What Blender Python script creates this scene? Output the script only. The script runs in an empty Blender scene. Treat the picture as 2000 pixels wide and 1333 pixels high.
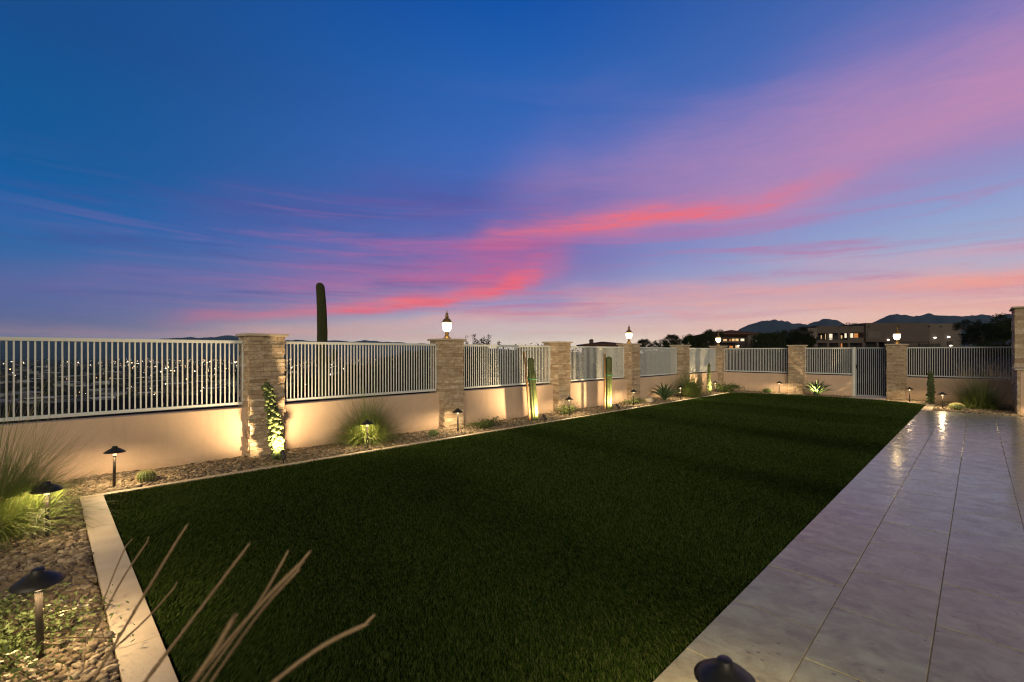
import bpy, math, random
import numpy as np
from mathutils import Vector, Matrix, noise as mnoise
R = math.radians
S2 = math.sqrt(2)
sc = bpy.context.scene
col = sc.collection
random.seed(7)
rng = np.random.default_rng(7)

# ------------------------------------------------------------------ camera
# X runs along the left garden wall, Y runs towards it; Z is up
EYE = 1.57
cam_d = bpy.data.cameras.new("camera")
cam = bpy.data.objects.new("camera", cam_d)
col.objects.link(cam)
cam.location = (0, 0, EYE)
cam.rotation_euler = (R(90), 0, R(-45))
cam_d.sensor_width = 36
cam_d.lens = 36 * 910 / 2000
cam_d.shift_y = 22.5 / 2000
cam_d.clip_start = 0.05
cam_d.clip_end = 30000
cam_d.dof.use_dof = True
cam_d.dof.focus_distance = 8.0
cam_d.dof.aperture_fstop = 2.4
sc.camera = cam

# ------------------------------------------------------------------ colour management, sampling
sc.view_settings.view_transform = 'Standard'
sc.view_settings.look = 'None'
sc.view_settings.exposure = 0
sc.view_settings.gamma = 1
sc.render.engine = 'CYCLES'
sc.cycles.use_denoising = True
sc.cycles.max_bounces = 8
sc.cycles.filter_width = 1.15
sc.cycles.sample_clamp_indirect = 4.0
sc.cycles.caustics_reflective = False
sc.cycles.caustics_refractive = False

def lin(c):
    return tuple(((v / 255) / 12.92 if v / 255 <= .04045 else ((v / 255 + .055) / 1.055) ** 2.4) for v in c) + (1.0,)

# ------------------------------------------------------------------ node helpers
class NT:
    def __init__(s, tree):
        s.t = tree; s.n = tree.nodes; s.l = tree.links
    def new(s, kind, **kw):
        n = s.n.new(kind)
        for k, v in kw.items(): setattr(n, k, v)
        return n
    def put(s, sock, v):
        if hasattr(v, 'is_output'): s.l.new(v, sock)
        else: sock.default_value = v
    def math(s, op, a, b=None, c=None, clamp=False):
        n = s.new('ShaderNodeMath', operation=op, use_clamp=clamp)
        s.put(n.inputs[0], a)
        if b is not None: s.put(n.inputs[1], b)
        if c is not None: s.put(n.inputs[2], c)
        return n.outputs[0]
    def mix(s, f, a, b, mode='MIX'):
        n = s.new('ShaderNodeMix', data_type='RGBA', blend_type=mode)
        s.put(n.inputs[0], f); s.put(n.inputs[6], a); s.put(n.inputs[7], b)
        return n.outputs[2]
    def ramp(s, f, stops, interp='LINEAR'):
        n = s.new('ShaderNodeValToRGB')
        cr = n.color_ramp; cr.interpolation = interp
        while len(cr.elements) < len(stops): cr.elements.new(0.5)
        for e, (p, c) in zip(cr.elements, stops): e.position = p
        for e, (p, c) in zip(cr.elements, stops):
            e.position = p; e.color = c if len(c) == 4 else tuple(c) + (1,)
        s.put(n.inputs[0], f)
        return n.outputs[0]
    def noise(s, vec, scale, detail=4, rough=.55, dist=0.0, lac=2.0):
        n = s.new('ShaderNodeTexNoise')
        if vec is not None: s.put(n.inputs['Vector'], vec)
        n.inputs['Scale'].default_value = scale; n.inputs['Detail'].default_value = detail
        n.inputs['Roughness'].default_value = rough; n.inputs['Distortion'].default_value = dist
        return n.outputs[0]
    def scalev(s, vec, sc_, loc=(0, 0, 0), rot=(0, 0, 0)):
        n = s.new('ShaderNodeMapping'); s.put(n.inputs[0], vec)
        n.inputs['Scale'].default_value = sc_; n.inputs['Location'].default_value = loc; n.inputs['Rotation'].default_value = rot
        return n.outputs[0]
    def comb(s, x, y, z):
        n = s.new('ShaderNodeCombineXYZ')
        for i, v in enumerate((x, y, z)): s.put(n.inputs[i], v)
        return n.outputs[0]

# ------------------------------------------------------------------ the sky (a function of direction only)
world = bpy.data.worlds.new("World")
sc.world = world
world.use_nodes = True
W = NT(world.node_tree)
W.n.clear()
def azel(px, py):
    a = math.atan((px - 1000) / 910)
    return a, math.atan((689 - py) / 910 * math.cos(a))
tc = W.new('ShaderNodeTexCoord')
sep = W.new('ShaderNodeSeparateXYZ'); W.l.new(tc.outputs['Generated'], sep.inputs[0])
X, Y, Z = sep.outputs
fwd = W.math('MULTIPLY', W.math('ADD', X, Y), 1 / S2)
rgt = W.math('MULTIPLY', W.math('SUBTRACT', X, Y), 1 / S2)
AZ = W.math('ARCTAN2', rgt, fwd)
EL = W.math('ARCSINE', Z)
AZN = W.math('MULTIPLY_ADD', AZ, 1 / 2.4, 0.5, clamp=True)       # azimuth -1.2 .. 1.2 -> 0 .. 1
def azn(px): return (azel(px, 600)[0]) / 2.4 + .5
ELMAX = 0.80
ELN = W.math('MULTIPLY', EL, 1 / ELMAX, clamp=True)
def base_ramp(px, stops):
    return W.ramp(ELN, [(max(0, azel(px, y)[1]) / ELMAX, lin(c)) for y, c in stops] + [(1.0, lin((26, 74, 142)))])
left = base_ramp(0, [(660, (112, 118, 152)), (640, (98, 106, 148)), (600, (84, 106, 158)), (500, (48, 104, 166)), (400, (20, 98, 168)), (300, (10, 90, 156)), (100, (14, 82, 146)), (0, (20, 76, 140))])
mid = base_ramp(1000, [(668, (252, 232, 212)), (640, (220, 208, 210)), (600, (170, 162, 202)), (500, (110, 118, 190)), (400, (76, 106, 185)), (300, (62, 105, 186)), (150, (36, 97, 178)), (0, (16, 82, 168))])
right = base_ramp(2000, [(660, (292, 248, 206)), (630, (280, 228, 198)), (600, (256, 210, 194)), (550, (208, 178, 194)), (500, (184, 182, 208)), (450, (162, 178, 214)), (380, (144, 166, 213)), (250, (122, 138, 198)), (100, (104, 122, 190)), (0, (82, 112, 186))])
t1 = W.math('MULTIPLY_ADD', AZ, 1 / 0.83, 1.0, clamp=True)
t2 = W.math('MULTIPLY', AZ, 1 / 0.83, clamp=True)
t1 = W.new('ShaderNodeMapRange', interpolation_type='SMOOTHSTEP'); W.put(t1.inputs[0], AZ); t1.inputs[1].default_value = -.86; t1.inputs[2].default_value = 0.08
t2 = W.new('ShaderNodeMapRange', interpolation_type='SMOOTHSTEP'); W.put(t2.inputs[0], AZ); t2.inputs[1].default_value = -.05; t2.inputs[2].default_value = 0.86
SKY = W.mix(t2.outputs[0], W.mix(t1.outputs[0], left, mid), right)
# streaky noise in azimuth / elevation
vec = W.comb(AZ, EL, 0.0)
n_warp = W.noise(W.scalev(vec, (2.2, 7.0, 1), rot=(0, 0, R(6))), 1.6, 3, .5, .4)
n_str = W.noise(W.scalev(vec, (1.5, 16.0, 1), rot=(0, 0, R(4))), 1.7, 6, .62, .8)
n_fine = W.noise(W.scalev(vec, (5, 60.0, 1), rot=(0, 0, R(3))), 1.4, 5, .6, .3)
n_wisp = W.noise(W.scalev(vec, (6, 46.0, 1), rot=(0, 0, R(5))), 1.3, 8, .68, 1.2)
n_big = W.noise(W.scalev(vec, (1.2, 3.0, 1)), 1.6, 3, .5, .5)
ELW = W.math('MULTIPLY_ADD', W.math('SUBTRACT', n_warp, .5), 0.055, EL)
ELW = W.math('MULTIPLY_ADD', W.math('SUBTRACT', n_fine, .5), 0.016, ELW)
streak = W.new('ShaderNodeMapRange'); W.put(streak.inputs[0], n_str); streak.inputs[1].default_value = .30; streak.inputs[2].default_value = .66
streak.inputs[3].default_value = .42; streak.inputs[4].default_value = 1.15
wisp = W.new('ShaderNodeMapRange'); W.put(wisp.inputs[0], n_wisp); wisp.inputs[1].default_value = .32; wisp.inputs[2].default_value = .68; wisp.inputs[3].default_value = .62; wisp.inputs[4].default_value = 1.28
def band(pts, colr, amp=1.0, use_streak=True, sharp_low=1.0):
    """pts: (px, py, half height px, intensity) along a cloud band, turned into directions"""
    global SKY
    stops = []
    for px, py, hw, it in pts:
        a, e = azel(px, py)
        e2 = azel(px, py - hw)[1]
        stops.append((azn(px), (e / .8, (e2 - e) / .8, it, 1)))
    v = W.ramp(AZN, stops, 'EASE')
    s3 = W.new('ShaderNodeSeparateColor'); W.l.new(v, s3.inputs[0])
    d = W.math('SUBTRACT', ELW, W.math('MULTIPLY', s3.outputs[0], .8))
    q = W.math('DIVIDE', d, W.math('MAXIMUM', W.math('MULTIPLY', s3.outputs[1], .8), 0.001))
    if sharp_low != 1.0:      # a crisper lower edge, as lit from below
        neg = W.math('MULTIPLY', W.math('MINIMUM', q, 0.0), sharp_low)
        q = W.math('ADD', W.math('MAXIMUM', q, 0.0), neg)
    g = W.math('POWER', 2.718, W.math('MULTIPLY', W.math('MULTIPLY', q, q), -1.0))
    f = W.math('MULTIPLY', g, W.math('MULTIPLY', s3.outputs[2], amp))
    f = W.math('MULTIPLY', f, wisp.outputs[0] if use_streak else W.math('MULTIPLY_ADD', wisp.outputs[0], .45, .52))
    if use_streak: f = W.math('MULTIPLY', f, streak.outputs[0])
    f = W.math('MINIMUM', f, 1.0)
    SKY = W.mix(f, SKY, lin(colr))
band([(250, 420, 40, 0), (500, 405, 50, .55), (800, 398, 50, .7), (1050, 388, 45, .7), (1250, 370, 40, .35), (1500, 330, 40, 0)], (86, 86, 160))
band([(0, 560, 60, .25), (300, 560, 60, .4), (700, 530, 60, .55), (1000, 510, 70, .6), (1150, 520, 70, .3), (1300, 520, 60, 0)], (126, 102, 168), 1, False)
band([(900, 380, 60, 0), (1100, 360, 80, .35), (1400, 320, 100, .6), (1750, 215, 140, .75), (2000, 140, 180, .85)], (186, 138, 184), 1.0, False)
band([(1000, 455, 25, 0), (1300, 425, 50, .35), (1500, 385, 65, .5), (1750, 285, 72, .5), (2000, 190, 85, .45)], (206, 142, 178), .95, False)
band([(880, 478, 25, 0), (980, 466, 30, .45), (1080, 448, 30, .65), (1200, 434, 25, .8), (1380, 416, 24, 1.0), (1480, 396, 20, .8), (1600, 362, 22, .3), (1750, 320, 20, .0)], (238, 114, 130), 1.1, True, 1.4)
band([(640, 478, 18, 0), (820, 480, 18, .35), (960, 484, 18, .7), (1060, 486, 24, .6), (1140, 480, 24, 0)], (206, 100, 150), 1.0)
band([(450, 550, 26, 0), (700, 548, 28, .45), (880, 540, 30, .75), (980, 525, 34, .8), (1040, 512, 36, .55), (1090, 500, 36, .3), (1160, 490, 30, 0)], (208, 98, 146), .95)
band([(250, 622, 16, 0), (450, 614, 16, .35), (600, 606, 14, .6), (720, 600, 13, .8), (850, 591, 15, .95), (950, 573, 20, 1.1), (1010, 554, 26, 1.0), (1040, 541, 30, .62), (1075, 526, 34, .25), (1130, 512, 36, 0)], (250, 104, 118), 1.15, True, 1.6)
band([(1060, 565, 20, 0), (1200, 582, 18, .5), (1400, 574, 20, .55), (1600, 558, 22, .45), (1800, 548, 20, .85), (2000, 545, 22, .9)], (248, 170, 158), 1.0)
band([(100, 645, 16, .15), (600, 640, 14, .35), (900, 622, 12, .5), (1200, 600, 14, .6), (1500, 595, 15, .7), (1800, 598, 20, .8), (2000, 602, 25, .8)], (248, 180, 164), .9)
band([(1400, 500, 16, 0), (1600, 510, 14, .35), (1850, 495, 16, .5), (2000, 490, 18, .5)], (228, 164, 178), 1.0)
band([(850, 614, 3.5, 0), (1000, 613, 3.5, .5), (1300, 615, 3.5, .6), (1500, 617, 3.5, .0)], (238, 164, 164), .9)
# thin cirrus streaks low over the whole horizon
def cirrus(seed, sx, sy, lo, hi, e0, e1, e2, e3, colr, amp, azf=None):
    global SKY
    v = W.noise(W.scalev(vec, (sx, sy, 1), loc=(seed, seed * 1.7, 0), rot=(0, 0, R(4))), 1.0, 8, .64, .9)
    m1 = W.new('ShaderNodeMapRange', interpolation_type='SMOOTHSTEP'); W.put(m1.inputs[0], v); m1.inputs[1].default_value = lo; m1.inputs[2].default_value = hi
    a = W.new('ShaderNodeMapRange', interpolation_type='SMOOTHSTEP'); W.put(a.inputs[0], EL); a.inputs[1].default_value = e0; a.inputs[2].default_value = e1
    d = W.new('ShaderNodeMapRange', interpolation_type='SMOOTHSTEP'); W.put(d.inputs[0], EL); d.inputs[1].default_value = e3; d.inputs[2].default_value = e2
    f = W.math('MULTIPLY', W.math('MULTIPLY', m1.outputs[0], a.outputs[0]), W.math('MULTIPLY', d.outputs[0], amp))
    if azf:
        z = W.new('ShaderNodeMapRange', interpolation_type='SMOOTHSTEP'); W.put(z.inputs[0], AZ); z.inputs[1].default_value = azf[0]; z.inputs[2].default_value = azf[1]
        f = W.math('MULTIPLY', f, z.outputs[0])
    SKY = W.mix(f, SKY, lin(colr))
cirrus(3.1, 2.2, 30, .46, .70, .04, .09, .20, .34, (196, 106, 156), .55, (-1.0, -.1))
cirrus(7.7, 2.0, 30, .44, .74, .012, .035, .09, .17, (236, 150, 154), .55, (-.9, .15))
cirrus(1.3, 3.0, 42, .48, .72, .06, .12, .22, .36, (74, 78, 150), .45, (.5, -.5))
cirrus(5.2, 1.4, 11, .46, .80, .12, .22, .40, .60, (172, 134, 188), .32, (-.5, .6))
band([(300, 650, 20, 0), (600, 645, 22, .35), (1000, 640, 20, .30), (1400, 640, 20, .45), (2000, 640, 30, .7)], (246, 186, 170), 1.0, False)
# the unseen sky overhead and behind is greyed to balance light on the garden
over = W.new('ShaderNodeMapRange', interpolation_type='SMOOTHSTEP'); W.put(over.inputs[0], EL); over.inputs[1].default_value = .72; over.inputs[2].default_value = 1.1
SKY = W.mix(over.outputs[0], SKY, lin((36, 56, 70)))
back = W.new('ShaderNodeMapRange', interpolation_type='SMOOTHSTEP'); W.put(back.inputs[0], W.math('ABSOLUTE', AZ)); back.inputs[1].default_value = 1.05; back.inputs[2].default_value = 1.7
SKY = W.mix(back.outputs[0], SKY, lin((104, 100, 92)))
ground_f = W.new('ShaderNodeMapRange'); W.put(ground_f.inputs[0], EL); ground_f.inputs[1].default_value = -.05; ground_f.inputs[2].default_value = -.005
SKY = W.mix(ground_f.outputs[0], (.015, .02, .035, 1), SKY)
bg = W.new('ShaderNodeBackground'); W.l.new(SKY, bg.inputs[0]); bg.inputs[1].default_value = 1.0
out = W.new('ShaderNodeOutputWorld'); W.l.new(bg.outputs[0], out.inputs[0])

# ------------------------------------------------------------------ fill added behind the viewer to brighten the walls, a very wide soft light
sd = bpy.data.lights.new("wall_fill", 'SUN')
sd.energy = 3.3; sd.angle = R(60); sd.color = (1.0, .84, .60)
so = bpy.data.objects.new("wall_fill", sd); col.objects.link(so)
so.rotation_euler = Vector((.72, .69, -.09)).to_track_quat('-Z', 'Y').to_euler()

# ------------------------------------------------------------------ materials
def mat(name, c1, c2=None, scale=8.0, rough=.8, bump=0.0, bscale=40.0, island=None, spec=.3, detail=5, coat=0.0, metal=0.0, trans=0.0, stretch=(1, 1, 1), isl_amt=.5):
    m = bpy.data.materials.new(name); m.use_nodes = True
    N = NT(m.node_tree); b = N.n['Principled BSDF']
    co = N.new('ShaderNodeTexCoord').outputs['Object']
    c1 = tuple(c1) + (1,); c2 = tuple(c2) + (1,) if c2 else c1
    f = N.noise(N.scalev(co, stretch), scale, detail)
    fr = N.new('ShaderNodeMapRange'); N.put(fr.inputs[0], f); fr.inputs[1].default_value = .3; fr.inputs[2].default_value = .7
    c = N.mix(fr.outputs[0], c1, c2)
    if island:
        g = N.new('ShaderNodeNewGeometry')
        c = N.mix(isl_amt, c, N.ramp(g.outputs['Random Per Island'], [(i / max(1, len(island) - 1), tuple(x) + (1,)) for i, x in enumerate(island)]))
    N.put(b.inputs['Base Color'], c)
    b.inputs['Roughness'].default_value = rough
    b.inputs['Specular IOR Level'].default_value = spec
    b.inputs['Metallic'].default_value = metal
    b.inputs['Coat Weight'].default_value = coat
    if trans:
        tr = N.new('ShaderNodeBsdfTranslucent'); N.put(tr.inputs[0], c)
        mx = N.new('ShaderNodeMixShader'); mx.inputs[0].default_value = trans
        N.l.new(b.outputs[0], mx.inputs[1]); N.l.new(tr.outputs[0], mx.inputs[2])
        N.l.new(mx.outputs[0], N.n['Material Output'].inputs[0])
    if bump:
        bn = N.new('ShaderNodeBump'); bn.inputs['Strength'].default_value = bump; bn.inputs['Distance'].default_value = .01
        N.put(bn.inputs['Height'], N.noise(co, bscale, 6, .6)); N.l.new(bn.outputs[0], b.inputs['Normal'])
    return m
def emit(name, c, strength, sampled=True):
    m = bpy.data.materials.new(name); m.use_nodes = True
    N = NT(m.node_tree); N.n.remove(N.n['Principled BSDF'])
    e = N.new('ShaderNodeEmission'); e.inputs[0].default_value = tuple(c) + (1,); e.inputs[1].default_value = strength
    N.l.new(e.outputs[0], N.n['Material Output'].inputs[0])
    if not sampled: m.cycles.emission_sampling = 'NONE'
    return m
WARM = (1.0, .70, .36)
M = {}
def stucco_mat():
    m = bpy.data.materials.new('stucco'); m.use_nodes = True
    N = NT(m.node_tree); b = N.n['Principled BSDF']
    co = N.new('ShaderNodeTexCoord').outputs['Object']
    s3 = N.new('ShaderNodeSeparateXYZ'); N.l.new(co, s3.inputs[0])
    c = N.mix(N.ramp(N.noise(co, 1.3, 8, .65, .6), [(.35, (0, 0, 0, 1)), (.68, (1, 1, 1, 1))]), (.61, .455, .34, 1), (.525, .39, .285, 1))
    c = N.mix(N.ramp(N.noise(N.scalev(co, (5, 5, .7)), 1.6, 6, .6), [(.52, (0, 0, 0, 1)), (.75, (.35, .35, .35, 1))]), c, (.43, .315, .225, 1))       # faint run marks
    sp = N.new('ShaderNodeMapRange'); N.put(sp.inputs[0], N.math('ADD', s3.outputs[2], N.math('MULTIPLY', N.math('SUBTRACT', N.noise(co, 9, 6, .7), .5), .22))); sp.inputs[1].default_value = .14; sp.inputs[2].default_value = .0; sp.inputs[4].default_value = .55
    c = N.mix(sp.outputs[0], c, (.36, .26, .18, 1))       # soil splashed up from the gravel
    N.put(b.inputs['Base Color'], c); b.inputs['Roughness'].default_value = .93; b.inputs['Specular IOR Level'].default_value = .15
    bn = N.new('ShaderNodeBump'); bn.inputs['Strength'].default_value = .8; bn.inputs['Distance'].default_value = .008
    N.put(bn.inputs['Height'], N.math('ADD', N.noise(co, 22, 6, .7, .4), N.math('MULTIPLY', N.noise(co, 130, 4, .6), .35))); N.l.new(bn.outputs[0], b.inputs['Normal'])
    return m
M['stucco'] = stucco_mat()
def stone_mat():
    m = bpy.data.materials.new('ledgestone'); m.use_nodes = True
    N = NT(m.node_tree); b = N.n['Principled BSDF']
    g = N.new('ShaderNodeNewGeometry')
    co = N.new('ShaderNodeTexCoord').outputs['Object']
    base = N.ramp(g.outputs['Random Per Island'], [(0, (.62, .52, .37, 1)), (.18, (.40, .30, .19, 1)), (.34, (.64, .55, .42, 1)), (.5, (.27, .185, .115, 1)), (.66, (.56, .46, .32, 1)), (.82, (.36, .265, .17, 1)), (1, (.66, .57, .44, 1))])
    n1 = N.noise(N.scalev(co, (1, 1, 2.2)), 14, 7, .65, .6)
    n2 = N.noise(co, 55, 6, .7)
    c = N.mix(N.ramp(n1, [(.38, (0, 0, 0, 1)), (.62, (.75, .75, .75, 1))]), base, (.26, .18, .115, 1))
    c = N.mix(N.ramp(n2, [(.5, (0, 0, 0, 1)), (.72, (.6, .6, .6, 1))]), c, (.60, .52, .40, 1))
    N.put(b.inputs['Base Color'], c); b.inputs['Roughness'].default_value = .85; b.inputs['Specular IOR Level'].default_value = .25
    bn = N.new('ShaderNodeBump'); bn.inputs['Strength'].default_value = .9; bn.inputs['Distance'].default_value = .012
    N.put(bn.inputs['Height'], N.math('ADD', N.noise(co, 28, 8, .7, .5), N.math('MULTIPLY', n2, .5))); N.l.new(bn.outputs[0], b.inputs['Normal'])
    return m
M['stone'] = stone_mat()
M['core'] = mat('mortar', (.16, .12, .08), None, 8, .95)
M['capstone'] = mat('cap_travertine', (.52, .45, .34), (.42, .34, .25), 6, .6, .3, 60)
M['fence'] = mat('fence_paint', (.60, .63, .62), (.56, .59, .58), 3, .5, .05, 90)
def trav_mat():
    m = bpy.data.materials.new('travertine'); m.use_nodes = True
    N = NT(m.node_tree); b = N.n['Principled BSDF']
    g = N.new('ShaderNodeNewGeometry'); isl = g.outputs['Random Per Island']
    co = N.new('ShaderNodeTexCoord').outputs['Object']
    off = N.comb(N.math('MULTIPLY', isl, 37.0), N.math('MULTIPLY', isl, 91.0), 0.0)
    va = N.new('ShaderNodeVectorMath'); va.operation = 'ADD'; N.put(va.inputs[0], co); N.put(va.inputs[1], off); p = va.outputs[0]
    vein = N.noise(N.scalev(p, (4.2, 2.8, 1), rot=(0, 0, R(20))), 1.7, 9, .70, .9)
    cloud = N.noise(N.scalev(p, (2.4, 2.0, 1)), 1.7, 7, .68, .5)
    fine = N.noise(N.scalev(p, (30, 16, 1)), 2.0, 7, .7)
    c = N.ramp(vein, [(.32, (.09, .078, .042, 1)), (.44, (.27, .26, .15, 1)), (.55, (.38, .395, .25, 1)), (.72, (.52, .54, .37, 1))])
    c = N.mix(N.ramp(cloud, [(.40, (0, 0, 0, 1)), (.68, (.75, .75, .75, 1))]), c, (.19, .165, .095, 1))
    c = N.mix(.30, c, N.ramp(isl, [(0, (.25, .23, .13, 1)), (.5, (.39, .40, .25, 1)), (1, (.32, .35, .24, 1))]))
    c = N.mix(N.math('MULTIPLY', N.ramp(fine, [(.42, (0, 0, 0, 1)), (.66, (1, 1, 1, 1))]), .30), c, (.42, .36, .28, 1))
    vo = N.new('ShaderNodeTexVoronoi'); vo.inputs['Scale'].default_value = 1.0
    N.put(vo.inputs['Vector'], N.scalev(p, (32, 14, 1)))
    gate = N.ramp(N.noise(p, 4.0, 3), [(.52, (0, 0, 0, 1)), (.60, (1, 1, 1, 1))])
    pit = N.math('MULTIPLY', N.math('LESS_THAN', vo.outputs['Distance'], .16), gate)
    c = N.mix(pit, c, (.10, .065, .045, 1))
    N.put(b.inputs['Base Color'], c)
    rr = N.new('ShaderNodeMapRange'); N.put(rr.inputs[0], cloud); rr.inputs[1].default_value = .3; rr.inputs[2].default_value = .7; rr.inputs[3].default_value = .17; rr.inputs[4].default_value = .36
    N.put(b.inputs['Roughness'], rr.outputs[0]); b.inputs['Specular IOR Level'].default_value = .24
    b.inputs['Coat Weight'].default_value = .30; b.inputs['Coat Roughness'].default_value = .10
    bn = N.new('ShaderNodeBump'); bn.inputs['Strength'].default_value = .35; bn.inputs['Distance'].default_value = .004
    N.put(bn.inputs['Height'], N.math('SUBTRACT', N.noise(p, 9, 5, .6), N.math('MULTIPLY', pit, .8))); N.l.new(bn.outputs[0], b.inputs['Normal'])
    N.l.new(bn.outputs[0], b.inputs['Coat Normal'])
    return m
M['travertine'] = trav_mat()
M['curb'] = mat('curb_travertine', (.56, .48, .36), (.46, .38, .27), 5, .55, .4, 70, stretch=(1, 1, 1))
M['grout'] = mat('grout', (.36, .31, .22), (.16, .13, .09), 5, .95, detail=8)
M['gravel_base'] = mat('gravel_base', (.08, .055, .03), (.04, .03, .02), 60, .95, .5, 60)
M['pebble'] = mat('pebble', (.22, .175, .12), (.12, .095, .065), 45, .85, .5, 120, island=[(.045, .04, .033), (.27, .205, .13), (.10, .08, .06), (.44, .365, .26), (.16, .115, .07), (.33, .28, .21), (.07, .06, .05), (.22, .165, .105)], isl_amt=.85)
M['lawn_base'] = mat('lawn_base', (.006, .010, .003), (.004, .007, .002), 30, .95)
M['grass'] = mat('turf_blade', (.032, .066, .009), (.018, .042, .005), 1.1, .75, island=[(.003, .008, .001), (.048, .094, .012), (.006, .017, .002), (.15, .18, .06), (.014, .038, .004), (.006, .016, .002)], trans=.2, spec=.1, isl_amt=.75)
M['bladeG'] = mat('ornamental_grass_blade', (.20, .27, .07), (.14, .20, .045), 4, .6, island=[(.10, .15, .035), (.28, .34, .10), (.16, .23, .055), (.32, .30, .12)], trans=.35, isl_amt=.6)
M['bladeD'] = mat('dry_stalk', (.52, .39, .23), (.36, .25, .14), 9, .8, island=[(.42, .29, .17), (.62, .48, .30), (.34, .23, .14)], trans=.2)
M['black'] = mat('black_bronze', (.018, .017, .016), (.028, .025, .022), 30, .42, .08, 200, spec=.4)
M['gate'] = mat('gate_paint', (.30, .34, .36), (.26, .30, .32), 3, .5)
M['mount_far'] = mat('far_mountain_hazed_rock', (.018, .042, .072), (.012, .028, .050), .012, .95, detail=10)  # blue haze of the distance is mixed into the rock colour
M['glassw'] = emit('path_lamp_lens', WARM, 2.2)
M['stem'] = mat('bronze_stem', (.05, .042, .034), (.036, .030, .024), 20, .45, .1, 120, spec=.4)
M['spotlens'] = emit('spotlight_lens', WARM, 12)
M['cactus'] = mat('cactus_skin', (.10, .125, .045), (.055, .078, .026), 18, .6, .3, 60)
M['spine'] = mat('cactus_spine', (.42, .36, .18), None, 5, .7)
M['barrel'] = mat('barrel_skin', (.085, .13, .035), (.06, .10, .03), 18, .6, .2, 60)
M['saguaro'] = mat('saguaro_skin', (.050, .056, .028), (.038, .041, .02), 6, .8, .3, 30)
M['agave'] = mat('agave_leaf', (.09, .15, .06), (.06, .11, .045), 9, .45, .1, 60, island=[(.07, .12, .05), (.12, .18, .07)], isl_amt=.4)
M['leaf'] = mat('shrub_leaf', (.07, .11, .03), (.05, .08, .02), 8, .6, island=[(.05, .085, .02), (.11, .15, .045), (.08, .12, .035)], trans=.25)
M['leafL'] = mat('groundcover_leaf', (.11, .15, .05), (.08, .12, .035), 8, .6, island=[(.07, .11, .03), (.16, .20, .08), (.11, .15, .05)], trans=.25)
M['flower'] = mat('pale_flower', (.62, .58, .42), None, 5, .7, trans=.3)
M['wood'] = mat('stake_wood', (.30, .18, .08), (.20, .11, .05), 14, .8, .3, 60, stretch=(1, 1, .1))
M['tie'] = mat('green_tie', (.03, .22, .10), None, 5, .5)
M['treeleaf'] = mat('tree_leaf', (.020, .028, .013), (.013, .02, .009), 1.5, .85, island=[(.010, .016, .007), (.032, .040, .018), (.018, .025, .011)], trans=.15)
M['bark'] = mat('bark', (.075, .055, .04), (.045, .035, .025), 9, .9, .5, 30)
M['terrain'] = mat('desert_ground', (.014, .013, .010), (.007, .008, .006), .12, .95, detail=9)
M['mount'] = mat('mountain_hazed_rock', (.032, .043, .062), (.018, .025, .038), .012, .95, detail=10)  # rock tinted bluish, part of the fading into air is painted here
M['bwall'] = mat('building_render', (.078, .064, .062), (.066, .055, .054), .3, .9)
M['bwall2'] = mat('building_render_pale', (.098, .084, .080), (.086, .074, .070), .3, .9)
M['btile'] = mat('roof_tile', (.085, .048, .035), (.06, .035, .027), .8, .9, .5, 4)
M['bdark'] = mat('dark_opening', (.012, .011, .011), (.02, .017, .015), 2, .5)
M['winwarm'] = emit('lit_window_warm', (1.0, .60, .26), .95, False)
M['winpale'] = emit('lit_window_pale', (1.0, .85, .58), 1.1, False)
M['winorange'] = emit('lit_window_orange', (1.0, .36, .10), .6, False)
M['bulb'] = emit('small_lamp', (1.0, .85, .65), 8.0, False)
M['bulbwarm'] = emit('small_lamp_warm', (1.0, .62, .30), 9.0, False)
M['rooftown'] = mat('town_roof', (.10, .10, .10), (.06, .06, .06), .03, .9, island=[(.02, .02, .02), (.03, .03, .03), (.16, .17, .18), (.04, .035, .03), (.05, .05, .05), (.24, .26, .28)], isl_amt=.85)
M['roofpale'] = mat('pale_roof', (.36, .38, .42), (.26, .28, .31), .2, .9, spec=.02)
M['walltown'] = mat('town_wall', (.05, .045, .04), (.035, .03, .03), .05, .9)
M['bronze'] = mat('lantern_bronze', (.34, .22, .08), (.20, .125, .045), 20, .4, .1, 90, metal=.7)
M['lens'] = emit('lantern_glass', (1.0, .70, .34), 9.0)
def glass_gradient(m):
    # brightest where the bulb sits, dimmer towards the hood
    N = NT(m.node_tree); e = N.n['Emission']
    s3 = N.new('ShaderNodeSeparateXYZ'); N.l.new(N.new('ShaderNodeTexCoord').outputs['Object'], s3.inputs[0])
    r_ = N.new('ShaderNodeMapRange', interpolation_type='SMOOTHSTEP'); N.put(r_.inputs[0], s3.outputs[2]); r_.inputs[1].default_value = .25; r_.inputs[2].default_value = .345; r_.inputs[3].default_value = 30; r_.inputs[4].default_value = 2.0
    N.l.new(r_.outputs[0], e.inputs[1])
glass_gradient(M['lens'])
for k_ in ('terrain', 'mount', 'mount_far', 'treeleaf', 'rooftown', 'walltown', 'lawn_base', 'grass', 'pebble', 'gravel_base', 'bark', 'btile', 'bwall', 'bwall2', 'saguaro'):
    M[k_].node_tree.nodes['Principled BSDF'].inputs['Specular IOR Level'].default_value = .02 if k_ not in ('pebble',) else .2
M['steplens'] = emit('step_lamp_lens', WARM, 8)

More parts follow.
